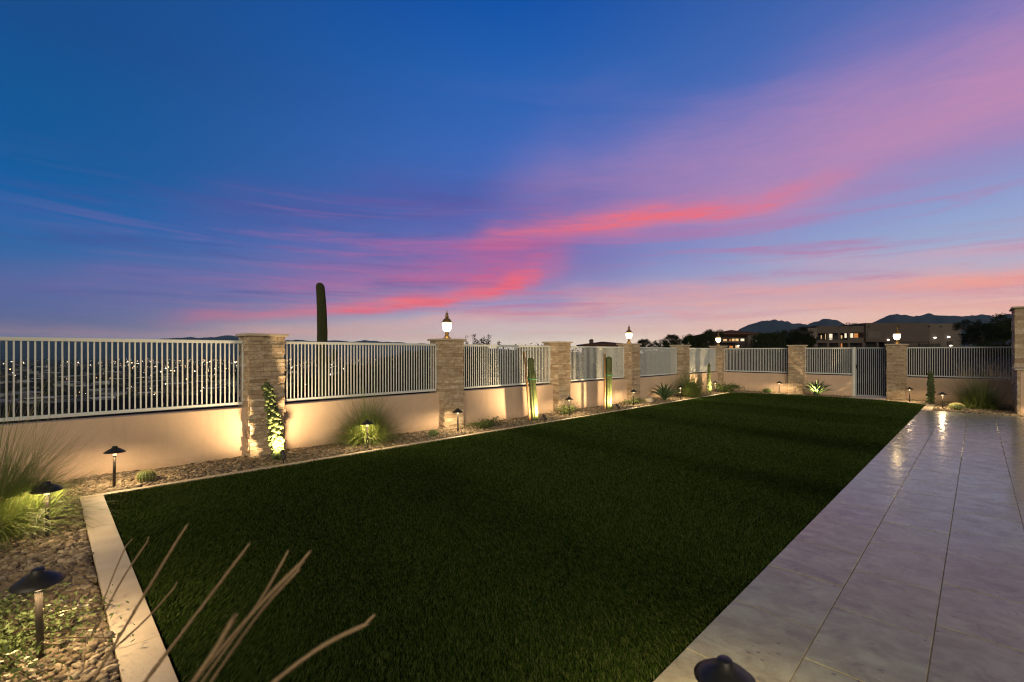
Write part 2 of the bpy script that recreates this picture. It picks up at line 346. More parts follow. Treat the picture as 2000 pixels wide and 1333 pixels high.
# ------------------------------------------------------------------ mesh helpers
class MB:
    def __init__(s): s.v = []; s.f = []
    def add(s, vs, fs):
        o = len(s.v); s.v += [tuple(p) for p in vs]; s.f += [tuple(i + o for i in q) for q in fs]
    def box(s, x0, x1, y0, y1, z0, z1, bev=0.0, M4=None):
        vs = []
        if bev <= 0:
            vs = [(x, y, z) for z in (z0, z1) for x, y in ((x0, y0), (x1, y0), (x1, y1), (x0, y1))]
            fs = [(0, 3, 2, 1), (4, 5, 6, 7), (0, 1, 5, 4), (1, 2, 6, 5), (2, 3, 7, 6), (3, 0, 4, 7)]
        else:   # chamfered top and bottom rims and vertical edges
            def ring(x0, x1, y0, y1, z, b): return [(x0 + b, y0, z), (x1 - b, y0, z), (x1, y0 + b, z), (x1, y1 - b, z), (x1 - b, y1, z), (x0 + b, y1, z), (x0, y1 - b, z), (x0, y0 + b, z)]
            b = bev
            vs = ring(x0 + b, x1 - b, y0 + b, y1 - b, z0, b * .6) + ring(x0, x1, y0, y1, z0 + b, b) + ring(x0, x1, y0, y1, z1 - b, b) + ring(x0 + b, x1 - b, y0 + b, y1 - b, z1, b * .6)
            fs = [tuple(range(7, -1, -1)), tuple(range(24, 32))]
            for k in range(3):
                for i in range(8): fs.append((k * 8 + i, k * 8 + (i + 1) % 8, k * 8 + 8 + (i + 1) % 8, k * 8 + 8 + i))
        if M4 is not None: vs = [M4 @ Vector(p) for p in vs]
        s.add(vs, fs)
    def tube(s, pts, rad, n=8, cap=True):
        pts = [Vector(p) for p in pts]
        if not isinstance(rad, (list, tuple)): rad = [rad] * len(pts)
        vs, fs = [], []
        t0 = (pts[1] - pts[0]).normalized()
        a = t0.orthogonal().normalized()
        for i, p in enumerate(pts):
            t = (pts[min(i + 1, len(pts) - 1)] - pts[max(i - 1, 0)]).normalized()
            a = (a - t * a.dot(t)).normalized(); b = t.cross(a)
            for k in range(n):
                an = 2 * math.pi * k / n
                vs.append(p + (a * math.cos(an) + b * math.sin(an)) * rad[i])
        for i in range(len(pts) - 1):
            for k in range(n): fs.append((i * n + k, i * n + (k + 1) % n, (i + 1) * n + (k + 1) % n, (i + 1) * n + k))
        if cap:
            fs.append(tuple(range(n - 1, -1, -1))); fs.append(tuple((len(pts) - 1) * n + k for k in range(n)))
        s.add(vs, fs)
    def lathe(s, prof, n=24, c=(0, 0, 0), rib=None, M4=None, bottom=True):
        vs, fs = [], []
        for r, z in prof:
            for k in range(n):
                an = 2 * math.pi * k / n
                q = r * (rib(an) if rib else 1)
                vs.append(Vector((c[0] + q * math.cos(an), c[1] + q * math.sin(an), c[2] + z)))
        for i in range(len(prof) - 1):
            for k in range(n): fs.append((i * n + k, i * n + (k + 1) % n, (i + 1) * n + (k + 1) % n, (i + 1) * n + k))
        if bottom: fs.append(tuple(range(n - 1, -1, -1)))
        fs.append(tuple((len(prof) - 1) * n + k for k in range(n)))
        if M4 is not None: vs = [M4 @ p for p in vs]
        s.add(vs, fs)
    def ribbon(s, pts, widths, side):
        vs, fs = [], []
        for p, w in zip(pts, widths):
            vs += [p - side * w / 2, p + side * w / 2]
        for i in range(len(pts) - 1): fs.append((2 * i, 2 * i + 1, 2 * i + 3, 2 * i + 2))
        s.add(vs, fs)
    def mesh(s, name, m, smooth=False):
        me = bpy.data.meshes.new(name); me.from_pydata(s.v, [], s.f); me.materials.append(m)
        if smooth: me.polygons.foreach_set('use_smooth', [True] * len(me.polygons))
        me.update(); return me
    def build(s, name, m, parent=None, smooth=False, loc=None):
        return link(name, s.mesh(name, m, smooth), parent, loc)
def link(name, me, parent=None, loc=None):
    o = bpy.data.objects.new(name, me); col.objects.link(o)
    if parent: o.parent = parent
    if loc: o.location = loc
    return o
def np_mesh(name, v, f, m, smooth=False):
    me = bpy.data.meshes.new(name)
    k = f.shape[1]
    me.vertices.add(len(v)); me.vertices.foreach_set('co', v.astype(np.float32).ravel())
    me.loops.add(f.size); me.loops.foreach_set('vertex_index', f.astype(np.int32).ravel())
    me.polygons.add(len(f)); me.polygons.foreach_set('loop_start', np.arange(0, f.size, k, dtype=np.int32))
    me.polygons.foreach_set('loop_total', np.full(len(f), k, dtype=np.int32))
    if smooth: me.polygons.foreach_set('use_smooth', np.ones(len(f), dtype=bool))
    me.materials.append(m); me.update(calc_edges=True); me.validate()
    return me
def tag(o, label=None, cat=None, group=None, kind=None):
    if label: o['label'] = label
    if cat: o['category'] = cat
    if group: o['group'] = group
    if kind: o['kind'] = kind
    return o
def empty(name, loc=(0, 0, 0), rz=0.0):
    o = bpy.data.objects.new(name, None); col.objects.link(o); o.location = loc; o.rotation_euler = (0, 0, rz); o.empty_display_size = .1
    return o
def copy_tree(o, parent=None):
    c = o.copy(); col.objects.link(c)
    if parent: c.parent = parent
    for ch in list(o.children): copy_tree(ch, c)
    return c
def sstep(a, b, x):
    t = max(0.0, min(1.0, (x - a) / (b - a))); return t * t * (3 - 2 * t)

# ------------------------------------------------------------------ terrain outside the garden
def H(u, v):
    a = max(0.0, v - 8.8); b = max(0.0, u - 21.2)
    h = -.06
    if a > 0:
        k = 1 - .93 * sstep(.15, .95, math.atan2(u, max(v, .1)) / (math.pi / 2) * 1.0 + 0.0) if u > 0 else 1.0
        h -= (.4 * sstep(0, 3, a) + 39.5 * sstep(0, 300, a)) * k
    if b > 0: h += 3.2 * sstep(10, 150, b) * (1 - sstep(0, 400, a))
    return h
def terrain():
    radii = [0.5, 3, 6, 8] + [9 + i * .6 for i in range(30)] + list(np.geomspace(28, 6400, 56))
    na = 420
    vs, fs = [], []
    for r in radii:
        for k in range(na):
            an = 2 * math.pi * k / na
            u, v = r * math.cos(an), r * math.sin(an)
            z = H(u, v)
            if r > 26: z += (mnoise.noise(Vector((u / 30, v / 30, 0))) * .5 + mnoise.noise(Vector((u / 120, v / 120, 3)))) * min(1.5, r / 200) * (1 if r < 5000 else 0)
            vs.append((u, v, z))
    for i in range(len(radii) - 1):
        for k in range(na): fs.append((i * na + k, i * na + (k + 1) % na, (i + 1) * na + (k + 1) % na, (i + 1) * na + k)[::-1])
    fs.append(tuple(range(na)))
    mb = MB(); mb.v = vs; mb.f = [tuple(reversed(f)) for f in fs]
    o = mb.build('desert_terrain', M['terrain'], smooth=True); tag(o, kind='structure')
terrain()
def ridge(name, pts, Rd, depth, seed, mtl, foot=-45):
    a0, a1 = azel(pts[0][0], 600)[0], azel(pts[-1][0], 600)[0]
    az = [azel(p[0], 600)[0] for p in pts]
    hz = [math.tan(azel(p[0], p[1] - (3 if p[1] < 680 else 0))[1]) for p in pts]
    na, nr = max(60, int((a1 - a0) * 330)), 27
    vs, fs = [], []
    for i in range(nr):
        q = -1 + 2 * i / (nr - 1)
        for k in range(na):
            a = a0 + (a1 - a0) * k / (na - 1)
            h = float(np.interp(a, az, hz)) * Rd
            r = Rd + q * depth
            p = Vector((math.sin(a) * r / 500 + seed, math.cos(a) * r / 500, seed))
            n = mnoise.fractal(p, 1.0, 2.0, 6)
            rough = mnoise.fractal(p * 4, .9, 2.0, 5)
            prof = max(0.0, 1 - abs(q)) ** 1.1
            z = foot + (h - foot) * prof
            z += (n * h * .28 * (1 - prof * .9) + rough * h * .12) * min(1, prof * 3)
            d = Vector((math.sin(a + math.pi / 4), math.cos(a + math.pi / 4), 0)) * r
            vs.append((d.x, d.y, z + EYE))
    for i in range(nr - 1):
        for k in range(na - 1): fs.append((i * na + k, i * na + k + 1, (i + 1) * na + k + 1, (i + 1) * na + k))
    mb = MB(); mb.v = vs; mb.f = fs
    tag(mb.build(name, mtl, smooth=True), kind='structure')
ridge('mountains', [(1405, 690), (1440, 652), (1462, 642), (1490, 632), (1512, 627), (1535, 628), (1555, 634), (1578, 637), (1600, 630), (1615, 626), (1635, 628), (1655, 638), (1690, 640), (1712, 630), (1735, 617), (1752, 614), (1785, 619), (1800, 617), (1822, 622), (1842, 616), (1880, 619), (1905, 619), (1920, 615), (1945, 620), (1975, 618), (2020, 612), (2100, 622), (2300, 640), (2600, 690)], 3400, 900, 3.3, M['mount'])
ridge('mountains_far', [(-900, 690), (-500, 664), (-200, 668), (0, 664), (150, 668), (300, 666), (400, 663), (430, 659), (450, 658), (470, 661), (520, 668), (640, 670), (720, 669), (800, 674), (900, 679), (1000, 684), (1150, 689)], 5200, 1000, 8.1, M['mount_far'], -45)

# ------------------------------------------------------------------ garden ground
LAWN = [(.45, 1.09), (.45, 6.72), (18.7, 6.76), (19.15, 6.45), (19.38, 5.6), (19.5, 4.3), (19.35, 2.5), (19.0, 1.6), (18.5, 1.09)]
def poly_slab(name, poly, z0, z1, m):
    n = len(poly); mb = MB()
    mb.add([(x, y, z0) for x, y in poly] + [(x, y, z1) for x, y in poly], [tuple(range(n, 2 * n))] + [(i, (i + 1) % n, n + (i + 1) % n, n + i) for i in range(n)])
    me = mb.mesh(name, m)
    return link(name, me)
area = sum(LAWN[i][0] * LAWN[(i + 1) % 9][1] - LAWN[(i + 1) % 9][0] * LAWN[i][1] for i in range(9))
if area < 0: LAWN = LAWN[::-1]
mbg = MB(); mbg.box(-6, 20.28, -8, 7.81, -.10, -.015)
tag(mbg.build('gravel_bed', M['gravel_base']), kind='structure')
tag(poly_slab('lawn', LAWN, -.012, .006, M['lawn_base']), kind='structure')
# kerb strips, cut into stones
kb = MB()
def strip(p0, p1, w, seg, z=.022, side=1):
    p0, p1 = Vector(p0), Vector(p1); L = (p1 - p0).length; d = (p1 - p0) / L
    n = Vector((-d.y, d.x)) * side
    k = max(1, round(L / seg))
    for i in range(k):
        a = p0 + d * (L * i / k + .0025); b = p0 + d * (L * (i + 1) / k - .0025)
        dz = random.uniform(-.0015, .0015)
        q = [a, b, b + n * w, a + n * w]
        if side < 0: q = q[::-1]
        kb.add([(p.x, p.y, -.014) for p in q] + [(p.x, p.y, z + dz) for p in q], [(4, 5, 6, 7), (0, 1, 5, 4), (1, 2, 6, 5), (2, 3, 7, 6), (3, 0, 4, 7)])
strip((.44, .2), (.44, 6.73), .185, .61, side=1)
strip((.255, 6.732), (18.7, 6.772), .085, .61, side=1)
bl = [(18.7, 6.772), (19.16, 6.46), (19.39, 5.6), (19.51, 4.3), (19.36, 2.5), (19.0, 1.58)]
for a, b in zip(bl, bl[1:]): strip(a, b, .07, .61, z=.02, side=1)
strip((16.72, 1.088), (18.6, 1.088), .2, .61, z=.021, side=-1)
strip((18.6, 1.088), (19.0, 1.58), .1, .61, z=.02, side=-1)
tag(kb.build('kerb', M['curb']), kind='structure')
# patio of travertine slabs
pb = MB(); gb = MB()
gb.box(1.85, 16.70, -7.0, 1.083, -.03, .0178)
row = 1.085; j = 0
offs = [.35, 0.0, .21, .48, .1, .55, .3, .02, .42, .2]
while row > -7:
    u = 1.85
    e = 2.72 - .68 + [.33, 0, .18, .45, .08, .5, .28, 0, .4][j % 9]
    while u < 16.7:
        x1 = min(e, 16.7)
        if x1 - u > .04:
            dz = random.uniform(-.0012, .0012)
            pb.box(u + .0024, x1 - .0024, row - .457 + .0024, row - .0024, 0, .021 + dz, .0022)
        u = x1; e += .68
    row -= .457; j += 1
tag(gb.build('patio_grout', M['grout']), kind='structure')
tag(pb.build('patio', M['travertine']), kind='structure')
# paved threshold at the gate
tb = MB(); tb.box(19.42, 20.9, 2.19, 3.16, -.014, .018, .004)
tag(tb.build('gate_threshold_path', M['curb']), kind='structure')

def in_poly(x, y, poly):
    c = np.zeros(len(x), bool); n = len(poly)
    for i in range(n):
        x0, y0 = poly[i]; x1, y1 = poly[(i + 1) % n]
        k = (y0 > y) != (y1 > y)
        with np.errstate(divide='ignore', invalid='ignore'): xi = (x1 - x0) * (y - y0) / (y1 - y0) + x0
        c ^= k & (x < xi)
    return c
# lawn blades
def lawn_blades():
    N0 = 3000000
    x = rng.uniform(.43, 19.55, N0); y = rng.uniform(1.075, 6.79, N0)
    D = np.maximum((x + y) / S2, 1.5)
    keep = (rng.random(N0) < np.minimum(1, (2.6 / D) ** 1.25)) & in_poly(x, y, LAWN)
    x, y, D = x[keep], y[keep], D[keep]
    n = len(x)
    w = .0025 * np.maximum(1, D / 3.2) * rng.uniform(.7, 1.3, n)
    h = rng.uniform(.015, .028, n)
    h *= 1 + .28 * np.exp(-((x - 2.62 - .02 * y) / .05) ** 2) * (y > 1.5) + .2 * np.exp(-((x - 8.3) / .06) ** 2) + .2 * np.exp(-((x - 13.2) / .08) ** 2)      # turf seams stand a little proud
    an = rng.uniform(0, 2 * np.pi, n)
    lean = rng.uniform(.1, .9, n) * h
    # the pile leans in broad brushed sweeps
    gx = .75 * np.sin(x * 1.7 + .5 * np.sin(y * .8)) + .45 * np.sin(x * 3.9 - y * .5 + np.sin(x)) + .3 * np.sin(y * 1.3 - x * .4); gy = .5 * np.cos(x * .55 - y * .8)
    la = rng.uniform(0, 2 * np.pi, n)
    tx = np.cos(la) * lean + gx * h * .8; ty = np.sin(la) * lean + gy * h * .8
    v = np.zeros((n, 3, 3))
    v[:, 0] = np.stack([x - np.cos(an) * w, y - np.sin(an) * w, np.full(n, .004)], 1)
    v[:, 1] = np.stack([x + np.cos(an) * w, y + np.sin(an) * w, np.full(n, .004)], 1)
    v[:, 2] = np.stack([x + tx, y + ty, .006 + h], 1)
    f = np.arange(3 * n).reshape(n, 3)
    o = link('lawn_grass', np_mesh('lawn_grass', v.reshape(-1, 3), f, M['grass']))
    tag(o, kind='stuff')
lawn_blades()
# pebbles
def ico(sub):
    import bmesh
    bm = bmesh.new(); bmesh.ops.create_icosphere(bm, subdivisions=sub, radius=1)
    v = np.array([p.co[:] for p in bm.verts]); f = np.array([[q.index for q in t.verts] for t in bm.faces]); bm.free()
    return v, f
def pebbles(name, regs, sub, rmin, rmax):
    bv, bf = ico(sub)
    P = []
    for (x0, x1, y0, y1, dens) in regs:
        k = int((x1 - x0) * (y1 - y0) * dens)
        P.append(np.stack([rng.uniform(x0, x1, k), rng.uniform(y0, y1, k)], 1))
    P = np.concatenate(P); n = len(P)
    if True:
        bad = in_poly(P[:, 0], P[:, 1], [(.24, -9), (.24, 6.83), (18.75, 6.87), (19.26, 6.52), (19.48, 5.6), (19.6, 4.3), (19.45, 2.5), (19.1, 1.55), (18.66, .86), (16.7, .86), (16.7, -9)])
        bad |= (P[:, 0] > 19.4) & (P[:, 1] > 2.17) & (P[:, 1] < 3.2)
        P = P[~bad]; n = len(P)
    s = rng.uniform(rmin, rmax, n) * rng.choice([.5, .65, .85, 1, 1.2, 1.5], n)
    sc3 = np.stack([s * rng.uniform(.8, 1.35, n), s * rng.uniform(.7, 1.0, n), s * rng.uniform(.4, .7, n)], 1)
    V = bv[None] * (1 + rng.uniform(-.36, .26, (n, len(bv), 1)))
    V = V * sc3[:, None]
    t = rng.uniform(-.5, .5, n); c, q = np.cos(t), np.sin(t)
    V = np.stack([V[..., 0] * c[:, None] - V[..., 2] * q[:, None], V[..., 1], V[..., 0] * q[:, None] + V[..., 2] * c[:, None]], -1)
    t = rng.uniform(0, 6.28, n); c, q = np.cos(t), np.sin(t)
    V = np.stack([V[..., 0] * c[:, None] - V[..., 1] * q[:, None], V[..., 0] * q[:, None] + V[..., 1] * c[:, None], V[..., 2]], -1)
    mound = .02 * np.sin(P[:, 0] * 3.1) * np.cos(P[:, 1] * 4.0)
    V[..., 0] += P[:, 0, None]; V[..., 1] += P[:, 1, None]
    V[..., 2] += (-.012 + s * .35 + rng.uniform(0, .012, n) + np.maximum(0, mound))[:, None]
    F = (bf[None] + (np.arange(n) * len(bv))[:, None, None]).reshape(-1, 3)
    tag(link(name, np_mesh(name, V.reshape(-1, 3), F, M['pebble'], sub > 1 and False)), kind='stuff')
pebbles('gravel', [(-1.6, .26, 1.4, 6.8, 4200), (-1.6, 4.2, 6.78, 7.82, 4200)], 2, .009, .023)
pebbles('gravel_beyond', [(4.2, 12, 6.8, 7.82, 3000), (12, 20.3, 6.8, 7.82, 1700), (18.6, 20.33, .9, 6.9, 1500), (16.7, 20.33, -.75, 1.1, 1700)], 1, .010, .024)

# ------------------------------------------------------------------ garden walls, stone columns, fence panels
WT = .742      # top of the low stucco wall
mb = MB(); mb.box(-1.4, 20.32, 7.80, 8.00, -.08, WT, .008)
tag(mb.build('garden_wall', M['stucco']), 'long low tan stucco wall running the whole left side behind the gravel bed', 'wall')
mb = MB(); mb.box(20.31, 20.51, 3.172, 7.797, -.08, WT, .008)
tag(mb.build('garden_wall', M['stucco']), 'low tan stucco wall across the far end, from the corner column to the gate', 'wall')
mb = MB(); mb.box(20.31, 20.51, -.90, 1.9, -.08, WT, .008)
tag(mb.build('garden_wall', M['stucco']), 'short low tan stucco wall right of the gate behind the far right grass', 'wall')

def column_mesh(w, h, seed):
    rd = random.Random(seed)
    mb = MB()
    z = -.06
    while z < h - .01:
        ch = rd.choice([.045, .055, .055, .065, .075])
        z1 = min(z + ch, h)
        if h - z1 < .03: z1 = h
        for face in range(4):
            x = 0.0
            first = rd.random() < .5
            while x < w - 1e-6:
                L = rd.choice([.11, .15, .19, .24, .30])
                x1 = x + L
                if w - x1 < .07: x1 = w
                d = rd.uniform(.0, .026)
                ex0 = d if x == 0 else 0; ex1 = d if x1 == w else 0
                # local box: along the face, from the core outwards
                a0, a1 = x - w / 2 + .002 - (0 if x else .002 * face % .004), x1 - w / 2 - .002
                cs = [(a0, -(w / 2) + .03), (a1, -(w / 2) + .03), (a1, -(w / 2) - d), (a0, -(w / 2) - d)]
                an = face * math.pi / 2
                q = [(px * math.cos(an) - py * math.sin(an), px * math.sin(an) + py * math.cos(an)) for px, py in cs]
                zz0, zz1 = z + .0018, z1 - .0018
                jt = [rd.uniform(-.006, .006) for _ in range(4)]
                outx, outy = math.sin(an), -math.cos(an)
                vs = [(p[0], p[1], zz0) for p in q] + [(p[0], p[1], zz1) for p in q]
                for m_, jv in zip((2, 3, 6, 7), jt): vs[m_] = (vs[m_][0] + outx * jv, vs[m_][1] + outy * jv, vs[m_][2])
                mb.add(vs, [(0, 1, 2, 3), (7, 6, 5, 4), (3, 2, 6, 7), (1, 5, 6, 2), (0, 3, 7, 4), (0, 4, 5, 1)])
                x = x1
        z = z1
    return mb.mesh('stone_cladding', M['stone'])
col_meshes = [column_mesh(.485, 1.815, s) for s in (1, 2, 3)]
core = MB(); core.box(-.228, .228, -.228, .228, -.06, 1.81); core_me = core.mesh('core', M['core'])
capm = MB(); capm.box(-.295, .295, -.295, .295, 1.8155, 1.856, .006); cap_me = capm.mesh('cap', M['capstone'])
col_labels = [
    None,
    'nearest pale stone column, flat capped, with a knobbly cactus in front of it',
    'stone column carrying the lit lantern nearest the camera',
    'stone column without lantern just right of the leaning cactus with the brown stake',
    'stone column carrying the second lit lantern, midway along the left wall',
    'stone column without lantern behind the big dark grass tuft near the far corner',
    'stone corner column with a lit lantern where the two walls meet',
    'stone column without lantern in the far wall, left of the lit agave',
    'stone column with a glaring lantern right beside the gate']
cpos = [(-1.47 + .245, 7.875), (2.375, 7.875), (5.945, 7.875), (9.565, 7.875), (13.155, 7.875), (16.775, 7.875), (20.385, 7.875), (20.385, 4.90), (20.385, 1.94)]
for i, (x, y) in enumerate(cpos):
    t = empty('stone_column', (x, y, 0), [0, math.pi / 2, math.pi, 0][i % 4])
    tag(t, col_labels[i] or 'stone column at the near left end of the long stucco wall, beyond the tall grass', 'column', 'stone columns of the garden wall')
    link('stone_cladding', col_meshes[i % 3], t); link('core', core_me, t); link('cap', cap_me, t)

picket_me = {}
def picket_mesh(h):
    k = round(h, 3)
    if k not in picket_me:
        b = MB(); b.box(-.0085, .0085, -.0055, .0055, 0, h, .0012); picket_me[k] = b.mesh('picket', M['fence'])
    return picket_me[k]
def fence_panel(p0, p1, label, z0=.779, z1=1.751, name='fence_panel', cat='fence panel', group='metal fence panels', frame=True):
    p0, p1 = Vector(p0), Vector(p1); L = (p1 - p0).length; an = math.atan2(p1.y - p0.y, p1.x - p0.x)
    t = empty(name, (p0.x, p0.y, 0), an); tag(t, label, cat, group)
    b = MB(); b.box(.02, L - .02, -.022, .022, z1 - .044, z1, .003); b.build('top_rail', M['fence'], t)
    b = MB(); b.box(.02, L - .02, -.02, .02, z0, z0 + .042, .003); b.build('bottom_rail', M['fence'], t)
    for s in (0, 1):
        b = MB(); x = .006 if s == 0 else L - .028
        b.box(x, x + .022, -.0125, .0125, z0 + .0425, z1 - .0445, .002); b.build('stile', M['fence'], t)
    n = round((L - .1) / .0575)
    me = picket_mesh(z1 - z0 - .087)
    for k in range(n):
        link('picket', me, t, (.05 + (L - .1) * (k + .5) / n, 0, z0 + .0425))
    return t
v0 = 7.905
gaps = [(-.98, 2.13), (2.62, 5.70), (6.19, 9.32), (9.81, 12.91), (13.40, 16.53), (17.02, 20.14)]
plabels = ['nearest long fence panel with the town lights showing between its bars', 'off-white fence panel with the tall saguaro standing behind it',
           'fence panel behind the leaning cactus, first right of the nearest lantern', 'fence panel behind the upright cactus with the brown stake',
           'fence panel above the dark agave on the left wall', 'short looking fence panel on the left wall just before the corner column']
for (a, b_), lb in zip(gaps, plabels): fence_panel((a, v0), (b_, v0), lb)
u0 = 20.41
fence_panel((u0, 7.63), (u0, 5.145), 'fence panel on the far wall next to the corner column, left of the bare column')
fence_panel((u0, 4.655), (u0, 3.172), 'narrow fence panel on the far wall between bare column and gate post')
fence_panel((u0, 1.695), (u0, -.74), 'fence panel on the far wall right of the gate, ending at the tall pillar')
b = MB(); b.box(u0 - .045, u0 + .045, 3.085, 3.171, -.05, 1.765, .004)
tag(b.build('gate_post', M['fence']), 'square off-white metal gate post between narrow fence panel and gate', 'post')
g = fence_panel((u0, 3.075), (u0, 2.19), 'full-height metal bar gate in the far wall beside the glaring lantern column', z0=.035, name='garden_gate', cat='gate', group=None)
for ch in g.children:
    ch.data = ch.data.copy(); ch.data.materials[0] = M['gate']
b = MB()
for z in (.35, 1.35): b.tube([(.885 - .0, -.03, z - .05), (.885, -.03, z + .05)], .012, 8)
hb = b.build('hinge', M['fence'], g)
b = MB(); b.box(.0, .05, -.035, -.0225, 1.0, 1.14, .003); b.build('latch', M['black'], g)

# right end: the tall stone pillar and the lower stone-cornered wall
t = empty('stone_pillar', (19.65, -1.42, 0))
tag(t, 'tall stone pillar at the right edge of the picture, higher than every column', 'pillar')
rp = random.Random(9); mb = MB(); z = -.06
while z < 2.78:
    z1 = min(2.79, z + rp.choice([.07, .09, .11, .13]))
    for face, (L, hw, dx) in enumerate(((1.4, .7, .7), (1.4, .7, .7), (1.4, .7, .7), (1.4, .7, .7))):
        x = -.7
        while x < .7 - 1e-6:
            x1 = x + rp.choice([.2, .3, .4, .5])
            if .7 - x1 < .12: x1 = .7
            d = rp.uniform(0, .018); an = face * math.pi / 2
            cs = [(x + .001, -.66), (x1 - .001, -.66), (x1 - .001, -.7 - d), (x + .001, -.7 - d)]
            q = [(p * math.cos(an) - r_ * math.sin(an), p * math.sin(an) + r_ * math.cos(an)) for p, r_ in cs]
            mb.add([(p[0], p[1], z + .001) for p in q] + [(p[0], p[1], z1 - .001) for p in q], [(0, 1, 2, 3), (7, 6, 5, 4), (3, 2, 6, 7), (1, 5, 6, 2), (0, 3, 7, 4), (0, 4, 5, 1)])
            x = x1
    z = z1
mb.build('stone_cladding', M['stone'], t)
b = MB(); b.box(-.68, .68, -.68, .68, -.06, 2.78); b.build('core', M['core'], t)
b = MB(); b.box(-.76, .76, -.76, .76, 2.795, 2.84, .006); b.build('cap', M['capstone'], t)
t = empty('planter_wall', (17.3, -.72, 0))
tag(t, 'low plastered wall with a stone end standing before the tall pillar', 'wall')
b = MB(); b.box(.02, 1.6, -2.6, -.03, -.06, 1.12, .008); b.build('wall_body', M['stucco'], t)
rp = random.Random(4); mb = MB(); z = -.06
while z < 1.115:
    z1 = min(1.12, z + rp.choice([.045, .055, .065])); x = 0.0
    if 1.12 - z1 < .03: z1 = 1.12
    while x < 1.6:
        x1 = min(1.6, x + rp.choice([.13, .2, .27])); d = rp.uniform(0, .014)
        mb.box(x + .001, x1 - .001, -.029, .012 + d, z + .001, z1 - .001); x = x1
    z = z1
mb.build('stone_cladding', M['stone'], t)
b = MB(); b.box(-.04, 1.62, -2.64, .06, 1.121, 1.165, .005); b.build('cap', M['capstone'], t)

# ------------------------------------------------------------------ lantern on a column cap
def lantern():
    t = empty('column_lantern', (0, 0, 0))
    b = MB(); b.lathe([(.085, 0), (.085, .018), (.06, .03), (.05, .055), (.036, .085), (.034, .10), (.048, .108), (.048, .118), (.03, .135), (.045, .15), (.05, .156)], 20); b.build('base', M['bronze'], t, True)
    b = MB(); b.lathe([(.045, .157), (.068, .175), (.086, .215), (.096, .265), (.098, .31), (.096, .345)], 20); b.build('glass', M['lens'], t, True)
    b = MB()
    for k in range(6):
        an = 2 * math.pi * k / 6 + .3
        b.tube([(r * math.cos(an), r * math.sin(an), z) for r, z in ((.048, .155), (.071, .174), (.0895, .214), (.0995, .264), (.1015, .31), (.0985, .346))], .0028, 5)
    b.build('rib', M['bronze'], t)
    b = MB(); b.lathe([(.112, .345), (.115, .352), (.10, .362), (.082, .385), (.066, .415), (.05, .428), (.036, .434)], 20); b.build('hood', M['bronze'], t, True)
    b = MB(); b.lathe([(.02, .4345), (.036, .45), (.044, .468), (.03, .482), (.018, .49), (.03, .505), (.036, .52), (.026, .535), (.012, .545), (.010, .57), (.005, .60), (.001, .63)], 14); b.build('finial', M['bronze'], t, True)
    return t
lant0 = lantern()
llab = ['large lit bronze lantern with clear outline, nearest to the camera', 'lit lantern on the column halfway along the left wall', 'lit lantern on the corner column before the house with orange windows', 'lit lantern beside the gate, glaring in front of the flat-roofed building']
for i, ci in enumerate((2, 4, 6, 8)):
    o = lant0 if i == 0 else copy_tree(lant0)
    o.location = (cpos[ci][0], cpos[ci][1], 1.857)
    tag(o, llab[i], 'lantern', 'lanterns on the stone columns')

# ------------------------------------------------------------------ path lights
def path_light():
    t = empty('path_light')
    b = MB(); b.lathe([(.015, -.05), (.015, .365), (.013, .367)], 14); b.build('stem', M['stem'], t, True)
    b = MB(); b.lathe([(.017, .368), (.019, .374), (.019, .400), (.014, .406)], 14); b.build('lens', M['glassw'], t, True)
    b = MB(); b.lathe([(.103, .405), (.104, .4075), (.080, .427), (.052, .446), (.027, .460), (.026, .473), (.022, .477), (.0005, .478)], 32, bottom=False)
    b.lathe([(.101, .4055), (.052, .4435), (.016, .456), (.0005, .457)], 32, bottom=False)
    b.build('cap', M['black'], t, True)
    ld = bpy.data.lights.new('path_lamp', 'POINT'); ld.energy = 42.0; ld.color = WARM; ld.shadow_soft_size = .04
    lo = bpy.data.objects.new('lamp', ld); col.objects.link(lo); lo.parent = t; lo.location = (0, 0, .428)
    return t
pl0 = path_light()
pls = [(.56, 7.12, 'dark path light in front of the bare near wall, by the small barrel cactus'),
       (.01, 5.59, 'path light half hidden by the tall grass at the left edge'),
       (-.02, 3.38, 'large near path light at the lower left above the flowering groundcover'),
       (1.72, .64, 'path light at the bottom edge of the picture by the pale paving'),
       (3.70, 7.02, 'path light standing in front of the glowing grass tuft'),
       (5.69, 7.18, 'path light before the nearest lantern column'),
       (9.16, 7.14, 'path light between the leaning and the upright cactus'),
       (12.36, 7.25, 'path light before the second lantern column, left of the dark agave'),
       (14.96, 7.0, 'path light between the dark agave and the big dark grass'),
       (18.15, 7.12, 'path light behind the bush in the far left corner'),
       (19.72, 5.35, 'path light against the far wall just left of the bare column'),
       (19.3, 1.53, 'path light right of the gate column, beside the small totem cactus'),
       (17.51, .69, 'path light by the pale barrel cactus at the far end of the paving')]
for i, (x, y, lb) in enumerate(pls):
    o = pl0 if i == 0 else copy_tree(pl0)
    o.location = (x, y, 0); o.rotation_euler = (random.uniform(-.04, .04), random.uniform(-.04, .04), random.uniform(0, 6))
    tag(o, lb, 'path light', 'black path lights in the gravel')

